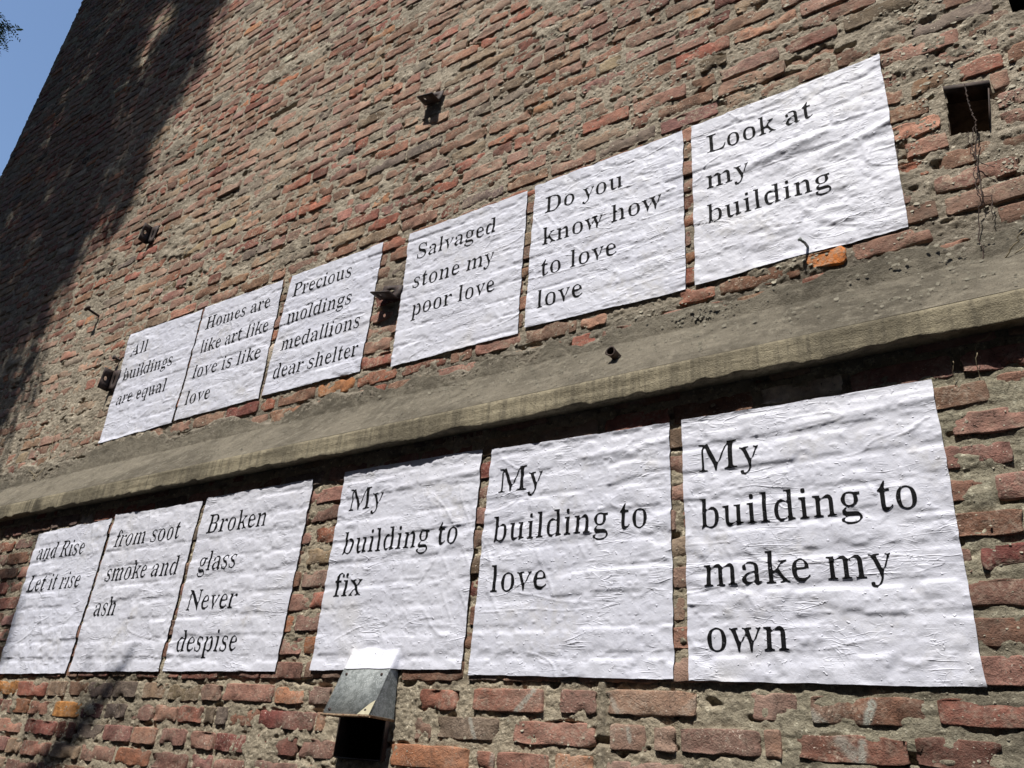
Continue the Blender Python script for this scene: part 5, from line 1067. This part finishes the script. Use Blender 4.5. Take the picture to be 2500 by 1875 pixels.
    for (txt, x0, zb, wdt) in TEXT[key]:
        adv = sum(GLYPHS[c][0] for c in txt) - 60
        sx_ = wdt / (adv * EM / 1000)
        xc = x0 - 0.02 * EM
        for ch in txt:
            if GLYPHS[ch][1]:
                gv, gf = glyph_mesh(ch, sx_)
                G2 = np.stack([gv[:, 0] + xc, gv[:, 1] + zb], 1)
                # invert the bilinear map, then sample the sheet
                uu = np.full(len(G2), 0.5); vv = np.full(len(G2), 0.5)
                for _ in range(5):
                    uu = np.clip(uu + (G2[:, 0] - bil(uu, vv, 0)) / (cs[1][0] - cs[0][0]), 0, 1)
                    vv = np.clip(vv + (G2[:, 1] - bil(uu, vv, 1)) / (cs[0][1] - cs[3][1]), 0, 1)
                fu, fv = uu * (nu - 1), vv * (nv - 1)
                iu, iv = np.clip(fu.astype(int), 0, nu - 2), np.clip(fv.astype(int), 0, nv - 2)
                fu -= iu; fv -= iv
                LP = np.stack([samp(X, iu, iv, fu, fv), samp(Y, iu, iv, fu, fv) - 0.0011, samp(Z, iu, iv, fu, fv)], 1)
                mid = LP.mean(0)
                lo = link('letter', mesh_np('letter', LP - mid, None, gf, mats=[M_INK]), ob)
                lo.location = Vector(mid - org)
            xc += GLYPHS[ch][0] * EM * sx_ / 1000

# ------------------------------------------------------------------ iron work on the wall
def tube(path, rad, seg=8, taper=1.0, cap=True):
    path = [Vector(p) for p in path]
    V, Q = [], []
    n = len(path)
    for i, p in enumerate(path):
        t_ = (path[min(i + 1, n - 1)] - path[max(i - 1, 0)]).normalized()
        ref = Vector((0, 0, 1)) if abs(t_.z) < 0.9 else Vector((1, 0, 0))
        a = t_.cross(ref).normalized(); b_ = t_.cross(a)
        rr = (rad[i] if isinstance(rad, (list, tuple)) else rad * (1 + (taper - 1) * i / max(1, n - 1)))
        for j in range(seg):
            an = 2 * math.pi * j / seg
            V.append(tuple(p + (a * math.cos(an) + b_ * math.sin(an)) * rr))
    for i in range(n - 1):
        for j in range(seg):
            Q.append((i * seg + j, i * seg + (j + 1) % seg, (i + 1) * seg + (j + 1) % seg, (i + 1) * seg + j))
    if cap:
        for e_, o_ in ((0, 0), (n - 1, (n - 1) * seg)):
            for j in range(1, seg - 1, 2):
                a0, a1, a2, a3 = o_, o_ + j, o_ + j + 1, o_ + (j + 2) % seg
                if a3 == o_: a3 = o_
                Q.append((a0, a1, a2, a3) if a3 != a0 else (a0, a1, a2, a2))
    Q = [q for q in Q if len(set(q)) == 4]
    return V, Q


def place_tube(name, path, rad, mat, parent=None, origin=None, seg=8, taper=1.0):
    V, Q = tube(path, rad, seg, taper)
    org = np.array(origin if origin is not None else (parent.location if parent is not None else path[0]))
    o_ = link(name, mesh_np(name, np.array(V) - org, Q, mats=[mat]), parent)
    if parent is None: o_.location = org
    return o_


def holed_plate(name, w, h, th, hole, mat, parent, M):
    """plate in local x (0..w) and z (0..h), thickness along y, with an elongated hole; M places it (numpy 3x3 + offset)"""
    hx, hz, rx, rz = hole
    k = 16
    inner = [(hx + rx * math.cos(2 * math.pi * i / k), hz + rz * math.sin(2 * math.pi * i / k)) for i in range(k)]
    def edge_pt(i):
        a = 2 * math.pi * i / k
        c, s__ = math.cos(a), math.sin(a)
        tx = ((w - hx) / c if c > 1e-6 else (-hx / c if c < -1e-6 else 1e9)); tz = ((h - hz) / s__ if s__ > 1e-6 else (-hz / s__ if s__ < -1e-6 else 1e9))
        t_ = min(tx, tz)
        return (hx + c * t_, hz + s__ * t_)
    outer = [edge_pt(i) for i in range(k)]
    for (cx_, cz_) in ((0, 0), (w, 0), (w, h), (0, h)):       # snap nearest to the corners
        i = min(range(k), key=lambda q: (outer[q][0] - cx_) ** 2 + (outer[q][1] - cz_) ** 2)
        outer[i] = (cx_, cz_)
    V = []
    for y_ in (0.0, th):
        V += [(a, y_, b_) for a, b_ in inner] + [(a, y_, b_) for a, b_ in outer]
    Q = []
    for i in range(k):
        j = (i + 1) % k
        Q.append((i, j, k + j, k + i)); Q.append((2 * k + i, 3 * k + i, 3 * k + j, 2 * k + j))
        Q.append((i, 2 * k + i, 2 * k + j, j)); Q.append((k + i, k + j, 3 * k + j, 3 * k + i))
    R3, off = M
    P_ = np.array(V) @ np.array(R3).T + np.array(off)
    return link(name, mesh_np(name, P_, Q, mats=[mat], smooth=False), parent)


def rot_yz(ax_deg, ay_deg):
    a, b_ = math.radians(ax_deg), math.radians(ay_deg)
    Rx = np.array([[1, 0, 0], [0, math.cos(a), -math.sin(a)], [0, math.sin(a), math.cos(a)]])
    Ry = np.array([[math.cos(b_), 0, math.sin(b_)], [0, 1, 0], [-math.sin(b_), 0, math.cos(b_)]])
    return Ry @ Rx


GB = 'rusty iron angle brackets fixed to the upper wall'


def upright_bracket(x, z, label, tilt):
    """a short upright angle iron: one leg flat on the wall to the right, one leg standing out"""
    t_ = empty('angle_bracket', (x, YU - 0.008, z), label, 'bracket', GB)
    R3 = rot_yz(0, tilt)
    holed_plate('wall_flange', 0.078, 0.125, 0.006, (0.045, 0.060, 0.009, 0.026), M_IRON, t_, (R3, (0, -0.006, 0)))
    F3 = R3 @ np.array([[0.10, 1, 0], [-1, 0.10, 0], [0, 0, 1]]) @ np.diag([1, 1, 1])
    holed_plate('outer_flange', 0.060, 0.125, 0.006, (0.036, 0.066, 0.010, 0.013), M_IRON, t_, (F3, (0, 0, 0)))
    return t_


def shelf_bracket(x, z, label, tilt, bolt, w=0.105):
    """an angle iron with its shelf standing out level"""
    t_ = empty('angle_bracket', (x, YU - 0.008, z), label, 'bracket', GB)
    R3 = rot_yz(0, tilt)
    holed_plate('wall_flange', w, 0.066, 0.006, (w * 0.5, 0.035, 0.020, 0.012), M_IRON, t_, (R3, (0, -0.006, 0)))
    F3 = R3 @ np.array([[1, 0, 0], [0, 0, -1], [0, 1, 0]])
    holed_plate('shelf_flange', w, 0.064, 0.006, (w * 0.33, 0.040, 0.008, 0.008), M_IRON, t_, (F3, (0, 0, 0.0)))
    if bolt:
        V, Q = tube([R3 @ np.array(p) for p in ((w * 0.48, -0.002, 0.030), (w * 0.48, -0.032, 0.028))], 0.017, 6)
        link('bolt', mesh_np('bolt', V, Q, mats=[M_IRON], smooth=False), t_)
    return t_


upright_bracket(-4.285, 4.385, 'upright rusty angle bracket high on the wall beside the tree shadow', 8)
upright_bracket(-4.158, 3.325, 'upright rusty angle bracket touching the left edge of the All buildings poster', 5)
shelf_bracket(-2.030, 4.435, 'rusty angle bracket with bolt casting a long shadow high above the Precious poster', 14, True, 0.100)
shelf_bracket(-2.108, 3.345, 'rusty shelf bracket in the gap between the Precious and Salvaged posters', 14, False, 0.112)

# bent nail, spike and stub
t_ = empty('bent_nail', (-0.366, YU, 3.028), 'bent grey nail poking through the lower edge of the Look at my building poster', 'nail')
place_tube('shank', [(-0.366, YU + 0.03, 3.026), (-0.366, YU - 0.012, 3.028), (-0.369, YU - 0.030, 3.031), (-0.378, YU - 0.046, 3.036)], 0.0042, M_ZINC, t_)
place_tube('head', [(-0.378, YU - 0.0455, 3.036), (-0.380, YU - 0.0490, 3.0375)], 0.0062, M_ZINC, t_)
t_ = empty('iron_spike', (-4.58, YU, 3.94), 'black iron spike with bent head sticking out of the wall above the All buildings poster', 'spike')
place_tube('shank', [(-4.58, YU + 0.03, 3.938), (-4.582, YU - 0.03, 3.945), (-4.586, YU - 0.075, 3.955)], 0.008, M_IRON, t_)
place_tube('head', [(-4.604, YU - 0.080, 3.950), (-4.586, YU - 0.079, 3.956), (-4.568, YU - 0.078, 3.962)], 0.011, M_IRON, t_)
t_ = empty('iron_spike', (-4.15, YU, 3.53), 'short round headed iron pin between the spike and the All buildings poster', 'spike')
place_tube('shank', [(-4.15, YU + 0.03, 3.53), (-4.153, YU - 0.028, 3.532)], 0.007, M_IRON, t_)
place_tube('head', [(-4.153, YU - 0.026, 3.532), (-4.154, YU - 0.036, 3.533)], 0.014, M_IRON, t_)
t_ = empty('pipe_stub', (-0.942, 0.03, 2.752), 'short rusty pipe stub with flared rim sticking out of the cement render', 'pipe')
V, Q = [], []
prof = [(0.014, 0.06), (0.014, 0.0), (0.016, -0.018), (0.017, -0.021), (0.012, -0.021), (0.011, -0.005), (0.010, 0.03)]
for (rr, dy) in prof:
    for j in range(14):
        a = 2 * math.pi * j / 14
        w_ = 1 + 0.10 * math.sin(3 * a + dy * 90)
        V.append((rr * w_ * math.cos(a), dy, rr * w_ * math.sin(a)))
for i in range(len(prof) - 1):
    for j in range(14):
        Q.append((i * 14 + j, i * 14 + (j + 1) % 14, (i + 1) * 14 + (j + 1) % 14, (i + 1) * 14 + j))
link('rim', mesh_np('rim', V, Q, mats=[M_WIRE]), t_)
V, Q = tube([(0, 0.010, 0), (0, 0.013, 0)], 0.012, 12)
link('bore', mesh_np('bore', V, Q, mats=[M_DARK]), t_)

# ------------------------------------------------------------------ square vent hole with its frame and hanging wire
x0, x1, z0, z1 = VENT_HOLE
t_ = empty('vent_hole', (x0, YU, z0), 'square black vent hole with rusted iron lintel at the upper right', 'vent')
M_VENT_INSIDE = plain_material('brown_brick_inside', (0.10, 0.072, 0.052), (0.19, 0.14, 0.10), 40)  # brown brick colour for the sides and back of the opening
T0 = np.array(t_.location)
V = [(a, YU + 0.002, b_) for a, b_ in VENT_POLY] + [(a, YU + 0.115, b_) for a, b_ in VENT_POLY]
Q = [(4, 5, 6, 7), (0, 4, 7, 3), (1, 2, 6, 5), (0, 1, 5, 4), (3, 7, 6, 2)]
link('opening', mesh_np('opening', np.array(V) - T0, Q, mats=[M_VENT_INSIDE], smooth=False), t_)
V, Q = [], []
for a, b_ in ((0.054, 3.4405), (0.166, 3.4065)):
    V += [(a, YU - 0.010, b_), (a, YU + 0.05, b_), (a, YU + 0.05, b_ + 0.017), (a, YU - 0.010, b_ + 0.017)]
Q = [(0, 1, 2, 3), (4, 7, 6, 5), (0, 4, 5, 1), (1, 5, 6, 2), (2, 6, 7, 3), (3, 7, 4, 0)]
link('lintel', mesh_np('lintel', np.array(V) - T0, Q, mats=[M_WIRE], smooth=False), t_)
V = []
for a, b_ in ((0.1365, 3.259), (0.1595, 3.4095)):
    V += [(a, YU - 0.005, b_), (a + 0.003, YU - 0.005, b_), (a + 0.003, YU + 0.05, b_), (a, YU + 0.05, b_)]
Q = [(0, 3, 2, 1), (4, 5, 6, 7), (0, 1, 5, 4), (1, 2, 6, 5), (2, 3, 7, 6), (3, 0, 4, 7)]
link('jamb', mesh_np('jamb', np.array(V) - T0, Q, mats=[M_WIRE], smooth=False), t_)
t_ = empty('twisted_wire', (0.107, YU - 0.02, 3.43), 'thin rusty twisted wire hanging down the bricks from the square vent hole', 'wire')


def wire_path(pts, jit, sub, seed):
    rng = np.random.default_rng(seed)
    out = []
    for (a, b_) in zip(pts[:-1], pts[1:]):
        for i in range(sub):
            q = [a[c] + (b_[c] - a[c]) * i / sub for c in range(3)]
            out.append((q[0] + rng.normal(0, jit), q[1] + rng.normal(0, jit * 0.6), q[2]))
    return out + [pts[-1]]


yo = YU - 0.016
main = [(0.107, YU - 0.012, 3.436), (0.105, yo, 3.376), (0.106, yo, 3.328), (0.110, yo - 0.004, 3.288), (0.104, yo - 0.004, 3.245)]
place_tube('strand', wire_path(main, 0.0009, 5, 1), 0.0014, M_WIRE, t_, seg=5)
tw = [(p[0] + 0.003 * math.sin(i * 1.9), p[1] + 0.003 * math.cos(i * 1.9), p[2]) for i, p in enumerate(wire_path(main, 0.0003, 9, 2))]
place_tube('strand', tw, 0.0012, M_WIRE, t_, seg=5)
place_tube('strand', wire_path([(0.104, yo - 0.004, 3.245), (0.090, yo, 3.149), (0.083, yo, 3.053), (0.082, yo, 3.025), (0.067, yo, 2.991), (0.051, yo, 2.903), (0.058, yo, 2.868), (0.048, yo, 2.80)], 0.0018, 5, 3), 0.0014, M_WIRE, t_, seg=5)
place_tube('strand', wire_path([(0.108, yo, 3.290), (0.096, yo, 3.234), (0.087, yo, 3.194), (0.089, yo, 3.149), (0.078, yo, 3.125), (0.075, yo, 3.084), (0.083, yo, 3.030)], 0.0020, 5, 4), 0.0013, M_WIRE, t_, seg=5)
place_tube('strand', wire_path([(0.090, yo, 3.155), (0.110, yo, 3.13), (0.126, yo, 3.118)], 0.001, 5, 5), 0.0013, M_WIRE, t_, seg=5)
place_tube('strand', wire_path([(0.082, yo, 3.035), (0.104, yo, 3.030), (0.099, yo, 3.000), (0.092, yo, 2.955)], 0.0015, 5, 6), 0.0013, M_WIRE, t_, seg=5)
place_tube('strand', wire_path([(0.088, yo, 3.262), (0.082, yo, 3.225), (0.092, yo, 3.20)], 0.002, 4, 7), 0.0011, M_WIRE, t_, seg=5)

# ------------------------------------------------------------------ metal hood over the duct
hx0, hx1 = HOOD_X0, HOOD_X1
t_ = empty('duct_hood', (hx0, YL, 1.59), 'galvanised sheet metal hood over a black duct opening below the fix poster', 'hood')
ORG = np.array(t_.location)


def hood_part(name, V, Q, mat):
    return link(name, mesh_np(name, np.array(V) - ORG, Q, mats=[mat], smooth=False), t_)


zt, zf, pr_ = 1.897, 1.697, 0.093


def slab(p, q, r_, s_, n_, th):
    n_ = np.array(n_) / np.linalg.norm(n_) * th
    A = [np.array(k) for k in (p, q, r_, s_)]
    V = A + [k + n_ for k in A]
    return V, [(0, 1, 2, 3), (7, 6, 5, 4), (0, 4, 5, 1), (1, 5, 6, 2), (2, 6, 7, 3), (3, 7, 4, 0)]


V, Q = slab((hx0, -0.002, zt), (hx0, -pr_, zf), (hx1, -pr_, zf), (hx1, -0.002, zt), (0, 1, -0.45), 0.0025)
hood_part('top_plate', V, Q, M_ZINC)
V, Q = slab((hx1, 0.0, zt - 0.004), (hx1, -pr_, zf), (hx1 - 0.004, 0.0, zf - 0.004), (hx1, 0.0, zf - 0.004), (-1, 0, 0), 0.0025)
V = [(hx1, 0.0, zt - 0.006), (hx1, -pr_ + 0.002, zf - 0.001), (hx1 + 0.010, 0.0, zf - 0.004), (hx1 - 0.003, 0.0, zt - 0.006), (hx1 - 0.003, -pr_ + 0.002, zf - 0.001), (hx1 + 0.007, 0.0, zf - 0.004)]
hood_part('side_plate', V, [(0, 1, 2, 2)] and [(0, 3, 4, 1), (1, 4, 5, 2), (2, 5, 3, 0)] , M_ZINC)
me_ = mesh_np('side_plate', np.array(V) - ORG, None, [(0, 1, 2), (3, 5, 4)], mats=[M_ZINC], smooth=False); link('side_plate', me_, t_)
V = [(hx0, 0.0, zt - 0.006), (hx0, -pr_ + 0.002, zf - 0.001), (hx0 - 0.004, 0.0, zf - 0.004), (hx0 + 0.003, 0.0, zt - 0.006), (hx0 + 0.003, -pr_ + 0.002, zf - 0.001), (hx0 - 0.001, 0.0, zf - 0.004)]
me_ = mesh_np('side_plate', np.array(V) - ORG, [(0, 3, 4, 1), (1, 4, 5, 2)], [(0, 2, 1), (3, 4, 5)], mats=[M_ZINC], smooth=False); link('side_plate', me_, t_)
V, Q = tube([(hx0 - 0.002, -pr_ - 0.001, zf), (hx0 + 0.06, -pr_ - 0.001, zf - 0.001), (hx1, -pr_ - 0.001, zf)], 0.0042, 6)
hood_part('rim', V, Q, M_RUST)
V, Q = tube([(hx1 + 0.001, -pr_, zf), (hx1 + 0.010, 0.0, zf - 0.004)], 0.0040, 6)
hood_part('rim', V, Q, M_RUST)
for fx in (0.12, 0.88):
    for tz_ in (0.42, 0.93):
        cx_ = hx0 + (hx1 - hx0) * fx
        c_ = np.array([cx_, -pr_ * tz_ - 0.001, zt + (zf - zt) * tz_])
        V, Q = tube([c_ + np.array([0, 0.002, 0]), c_ + np.array([0, -0.0025, 0.001])], 0.0045, 7)
        hood_part('screw', V, Q, M_IRON)
# bare patch at the lower right corner of the plate
e = 0.0022
V = [(hx1 - 0.046, -pr_ - e, zf + 0.004), (hx1 - 0.001, -pr_ - e, zf + 0.004), (hx1 - 0.001, -pr_ * 0.78 - e, zf + 0.044), (hx1 - 0.016, -pr_ * 0.84 - e, zf + 0.034)]
hood_part('bare_patch', V, [(0, 1, 2, 3)], plain_material('bare_patch', (0.50, 0.46, 0.33), (0.42, 0.38, 0.26), 30))
recess(t_, DUCT_HOLE, YL + 0.006, 0.30, M_DARK, 'duct')
V, Q = box_mesh((DUCT_HOLE[0] + 0.085, YL + 0.22, DUCT_HOLE[2] + 0.001), (DUCT_HOLE[0] + 0.098, YL + 0.235, DUCT_HOLE[3] - 0.09))
hood_part('damper_rod', V, Q, M_ZINC)
for nm, lo, hi in (('duct_edge', (DUCT_HOLE[0] - 0.002, -0.012, DUCT_HOLE[2] - 0.001), (DUCT_HOLE[0] + 0.003, 0.05, DUCT_HOLE[3] - 0.01)), ('duct_edge', (DUCT_HOLE[1] - 0.003, -0.012, DUCT_HOLE[2] - 0.001), (DUCT_HOLE[1] + 0.002, 0.05, DUCT_HOLE[3] - 0.01)),
                   ('duct_edge', (DUCT_HOLE[0] + 0.004, -0.012, DUCT_HOLE[2] - 0.003), (DUCT_HOLE[1] - 0.004, 0.05, DUCT_HOLE[2] + 0.001))):
    V, Q = box_mesh(lo, hi)
    hood_part(nm, V, Q, M_IRON)

# ------------------------------------------------------------------ dry stems clinging to the wall
def stem(label, pts, rad, seed, sub=5):
    t2 = empty('dry_vine', pts[0], label, 'dry vine')
    place_tube('stem', wire_path(pts, 0.004, sub, seed), rad, M_STEM, t2, seg=5)
    return t2


o = stem('pale dry vine stem hanging on the wall left of the All buildings poster', [(-4.58, YU - 0.012, 3.17), (-4.56, YU - 0.014, 3.05), (-4.545, YU - 0.012, 2.93), (-4.56, YU - 0.05, 2.84)], 0.0022, 21)
place_tube('stem', wire_path([(-4.72, YU - 0.014, 2.93), (-4.66, YU - 0.018, 2.90), (-4.60, YU - 0.02, 2.86)], 0.004, 5, 22), 0.0018, M_STEM, o, seg=5)
o = stem('pale twig lying against the render at the right edge below the hanging wire', [(0.085, YU - 0.020, 2.81), (0.11, YU - 0.045, 2.835), (0.15, YU - 0.060, 2.875)], 0.0018, 24)
place_tube('stem', wire_path([(0.088, YU - 0.020, 2.812), (0.12, YU - 0.030, 2.83), (0.17, YU - 0.035, 2.86)], 0.003, 5, 25), 0.0016, M_STEM, o, seg=5)
stem('thin brown root thread running down the upper bricks near the tree shadow', [(-3.93, YU - 0.012, 5.15), (-3.95, YU - 0.014, 4.95), (-3.99, YU - 0.012, 4.75)], 0.0022, 26)
o = stem('wispy dry grass stems hanging from the shadow under the ledge at the right', [(-0.02, -0.004, 2.50), (0.00, -0.02, 2.53), (0.03, -0.03, 2.548)], 0.0009, 27)
place_tube('stem', wire_path([(-0.06, -0.003, 2.455), (-0.06, -0.012, 2.48), (-0.055, -0.02, 2.50)], 0.001, 4, 28), 0.0009, M_STEM, o, seg=4)
place_tube('stem', wire_path([(-0.01, -0.003, 2.455), (-0.012, -0.016, 2.485), (-0.005, -0.02, 2.51)], 0.001, 4, 29), 0.0009, M_STEM, o, seg=4)

# ------------------------------------------------------------------ unseen building added behind the camera to keep sky light off shaded areas
opp = empty('sky_blocker', (-3, -9, 0), 'plain brown brick building added unseen behind the camera to block sky light', 'building')
V, Q = box_mesh((-32, -9, 0), (24, 0, 14.6))
link('wall', mesh_np('wall', V, Q, mats=[plain_material('far_brick', (0.10, 0.055, 0.04), (0.14, 0.08, 0.055), 2)], smooth=False), opp)
M_PANE = metal_material('window_glass', (0.02, 0.025, 0.03), (0.03, 0.035, 0.04), 0.08)
pane_me = None
for i in range(13):
    for j in range(4):
        V, Q = box_mesh((-0.5, -0.02, 0), (0.5, 0.03, 1.7))
        if pane_me is None: pane_me = mesh_np('window', V, Q, mats=[M_PANE], smooth=False)
        o = link('window', pane_me, opp); o.location = (-30 + i * 4.3, 0.0, 1.2 + j * 3.1)

# ------------------------------------------------------------------ tree in front of the left end of the building
tree = empty('leafy_tree', (-8.4, -3.4, 0.0), 'tall leafy street tree whose fronds show in the top left corner against the sky', 'tree')
base = [(-8.4, -3.4, 0.0), (-8.35, -3.35, 1.5), (-8.5, -3.3, 3.2), (-8.4, -3.2, 5.0), (-8.6, -3.1, 7.0), (-8.4, -2.9, 9.0), (-8.2, -2.7, 11.0), (-8.3, -2.6, 12.8)]
place_tube('trunk', base, [0.20, 0.17, 0.155, 0.14, 0.12, 0.10, 0.07, 0.03], M_BARK, tree, seg=10)
SUNV = np.array(TO_SUN)
edge_z = np.array([3.0, 3.3, 3.6, 4.0, 4.4, 4.9, 5.15, 5.6, 6.1, 6.85, 8.0, 9.5, 12.0])
edge_x = np.array([-5.30, -5.10, -5.05, -5.65, -5.10, -4.85, -4.50, -4.50, -4.25, -4.20, -4.0, -4.1, -5.2])
rng = np.random.default_rng(77)
clumps = []
tries = 0
while len(clumps) < 640 and tries < 90000:
    tries += 1
    z_ = rng.uniform(3.0, 11.5); x_ = rng.uniform(-10.2, -4.2)
    lim = np.interp(z_, edge_z, edge_x)
    r_ = rng.uniform(0.20, 0.42)
    if x_ > lim - r_ * 0.75: continue
    if z_ < 4.6 and x_ < -7.8: continue
    s_ = rng.uniform(1.5, 3.9) / abs(SUNV[1])
    c = np.array([x_, YU, z_]) + SUNV * s_
    # uneven: leave holes that let sun patches through
    if vnoise(x_ * 1.1 + 3, z_ * 1.1, 401) > 0.86: continue
    X, Y, zz = project(c)
    rp = F_PX * (r_ + 0.05) / max(zz, 0.1)
    if zz > 0 and X > -rp - 10 and X < 2600 and Y > -rp - 10 and Y < 2000: continue
    if c[1] > -0.55 - r_: continue
    clumps.append((c, r_))
# the few fronds that reach into the picture
special = [(np.array([-6.80, -0.52, 7.26]), 0.10), (np.array([-6.84, -0.52, 7.10]), 0.11), (np.array([-7.05, -0.55, 7.22]), 0.14), (np.array([-7.2, -0.7, 7.1]), 0.2)]


def frond(c, direction, length, nleaf, leaf, rng):
    """pinnate frond: pairs of leaflets along a rachis"""
    V, Q = [], []
    d_ = direction / np.linalg.norm(direction)
    up = np.array([0, 0, 1.0])
    side = np.cross(d_, up); side /= np.linalg.norm(side) + 1e-9
    nrm = np.cross(side, d_)
    for i in range(nleaf):
        t__ = (i + 0.5) / nleaf
        p = c + d_ * length * t__ + np.array([0, 0, -0.25 * length * t__ * t__])
        for sg in (-1, 1):
            a = side * sg + d_ * 0.35 + nrm * rng.normal(0, 0.25)
            a /= np.linalg.norm(a)
            w = np.cross(a, nrm + rng.normal(0, 0.2, 3)); w /= np.linalg.norm(w)
            L = leaf * (1 - 0.35 * abs(t__ - 0.45)) * rng.uniform(0.85, 1.1)
            W = L * 0.20
            b0 = len(V)
            V += [p, p + a * L * 0.5 + w * W, p + a * L, p + a * L * 0.5 - w * W]
            Q.append((b0, b0 + 1, b0 + 2, b0 + 3))
    b0 = len(V)
    e_ = c + d_ * length + np.array([0, 0, -0.25 * length])
    V += [c - w * 0.001, c + w * 0.001, e_ + w * 0.001, e_ - w * 0.001]
    Q.append((b0, b0 + 1, b0 + 2, b0 + 3))
    return V, Q


VV, QQ = [], []
nb = 0
for c, r_ in clumps:
    for _ in range(int(26 * (r_ / 0.3) ** 2)):
        d_ = rng.normal(0, 1, 3); d_[2] -= 0.3
        o_ = c + rng.normal(0, 0.42, 3) * r_
        V, Q = frond(o_, d_, rng.uniform(0.16, 0.26), 6, rng.uniform(0.055, 0.085), rng)
        QQ.append(np.array(Q) + nb); VV.append(np.array(V)); nb += len(V)
for c, r_ in special:
    for _ in range(int(40 * (r_ / 0.15) ** 2)):
        d_ = rng.normal(0, 1, 3); d_[2] -= 0.8
        o_ = c + rng.normal(0, 0.38, 3) * r_
        V, Q = frond(o_, d_, rng.uniform(0.10, 0.17), 7, rng.uniform(0.028, 0.045), rng)
        QQ.append(np.array(Q) + nb); VV.append(np.array(V)); nb += len(V)
P = np.concatenate(VV)
link('crown', mesh_np('crown', P - np.array(tree.location), np.concatenate(QQ), mats=[M_LEAF], smooth=False), tree)
# limbs from the trunk to a share of the clumps
LV, LQ, nb = [], [], 0
for i, (c, r_) in enumerate(clumps[::4] + special[1:2]):
    zb = max(3.5, min(12.0, c[2] - 1.6))
    a = np.array([np.interp(zb, [p[2] for p in base], [p[k] for p in base]) for k in range(3)])
    mid = (a + c) / 2 + np.array([0, 0, -0.25]) + rng.normal(0, 0.12, 3)
    V, Q = tube([a, (a * 3 + mid) / 4 + (0, 0, 0.05), mid, (mid + c) / 2, c], [0.045, 0.036, 0.026, 0.017, 0.006], 6)
    XY = project(np.array(V))
    if np.any((XY[2] > 0.2) & (XY[0] > 60) & (XY[0] < 2500) & (XY[1] > 0) & (XY[1] < 1875)): continue
    LQ.append(np.array(Q) + nb); LV.append(np.array(V)); nb += len(V)
o = link('limbs', mesh_np('limbs', np.concatenate(LV) - np.array(tree.location), np.concatenate(LQ), mats=[M_BARK]), tree)
o['kind'] = 'stuff'


# a low bough whose shadow falls across the bottom left corner of the wall
def shade_point(xw, zw, dist):
    return np.array([xw, 0.0, zw]) + SUNV / abs(SUNV[1]) * dist
bough = [shade_point(-5.6, 0.2, 3.1), shade_point(-4.6, 0.75, 2.9), shade_point(-3.95, 1.12, 2.8), shade_point(-3.45, 1.42, 2.75), shade_point(-3.22, 1.62, 2.7), shade_point(-3.05, 1.80, 2.7), shade_point(-2.97, 1.90, 2.7)]
bough = [np.array(base[2])] + bough
place_tube('bough', bough, [0.07, 0.065, 0.06, 0.05, 0.040, 0.030, 0.020, 0.008], M_BARK, tree, seg=7)
VV, QQ, nb = [], [], 0
for (xw, zw, sp, cnt) in ((-3.20, 1.62, 0.05, 9), (-3.42, 1.44, 0.08, 12), (-3.08, 1.74, 0.04, 5), (-4.15, 2.30, 0.06, 10), (-4.22, 2.12, 0.08, 14), (-4.05, 1.95, 0.06, 10), (-4.3, 1.8, 0.12, 16)):
    for _ in range(cnt):
        c = shade_point(xw + rng.normal(0, sp), zw + rng.normal(0, sp), 2.7 + rng.normal(0, 0.1))
        V, Q = frond(c, rng.normal(0, 1, 3), rng.uniform(0.10, 0.16), 5, rng.uniform(0.035, 0.06), rng)
        QQ.append(np.array(Q) + nb); VV.append(np.array(V)); nb += len(V)
link('crown', mesh_np('crown', np.concatenate(VV) - np.array(tree.location), np.concatenate(QQ), mats=[M_LEAF], smooth=False), tree)
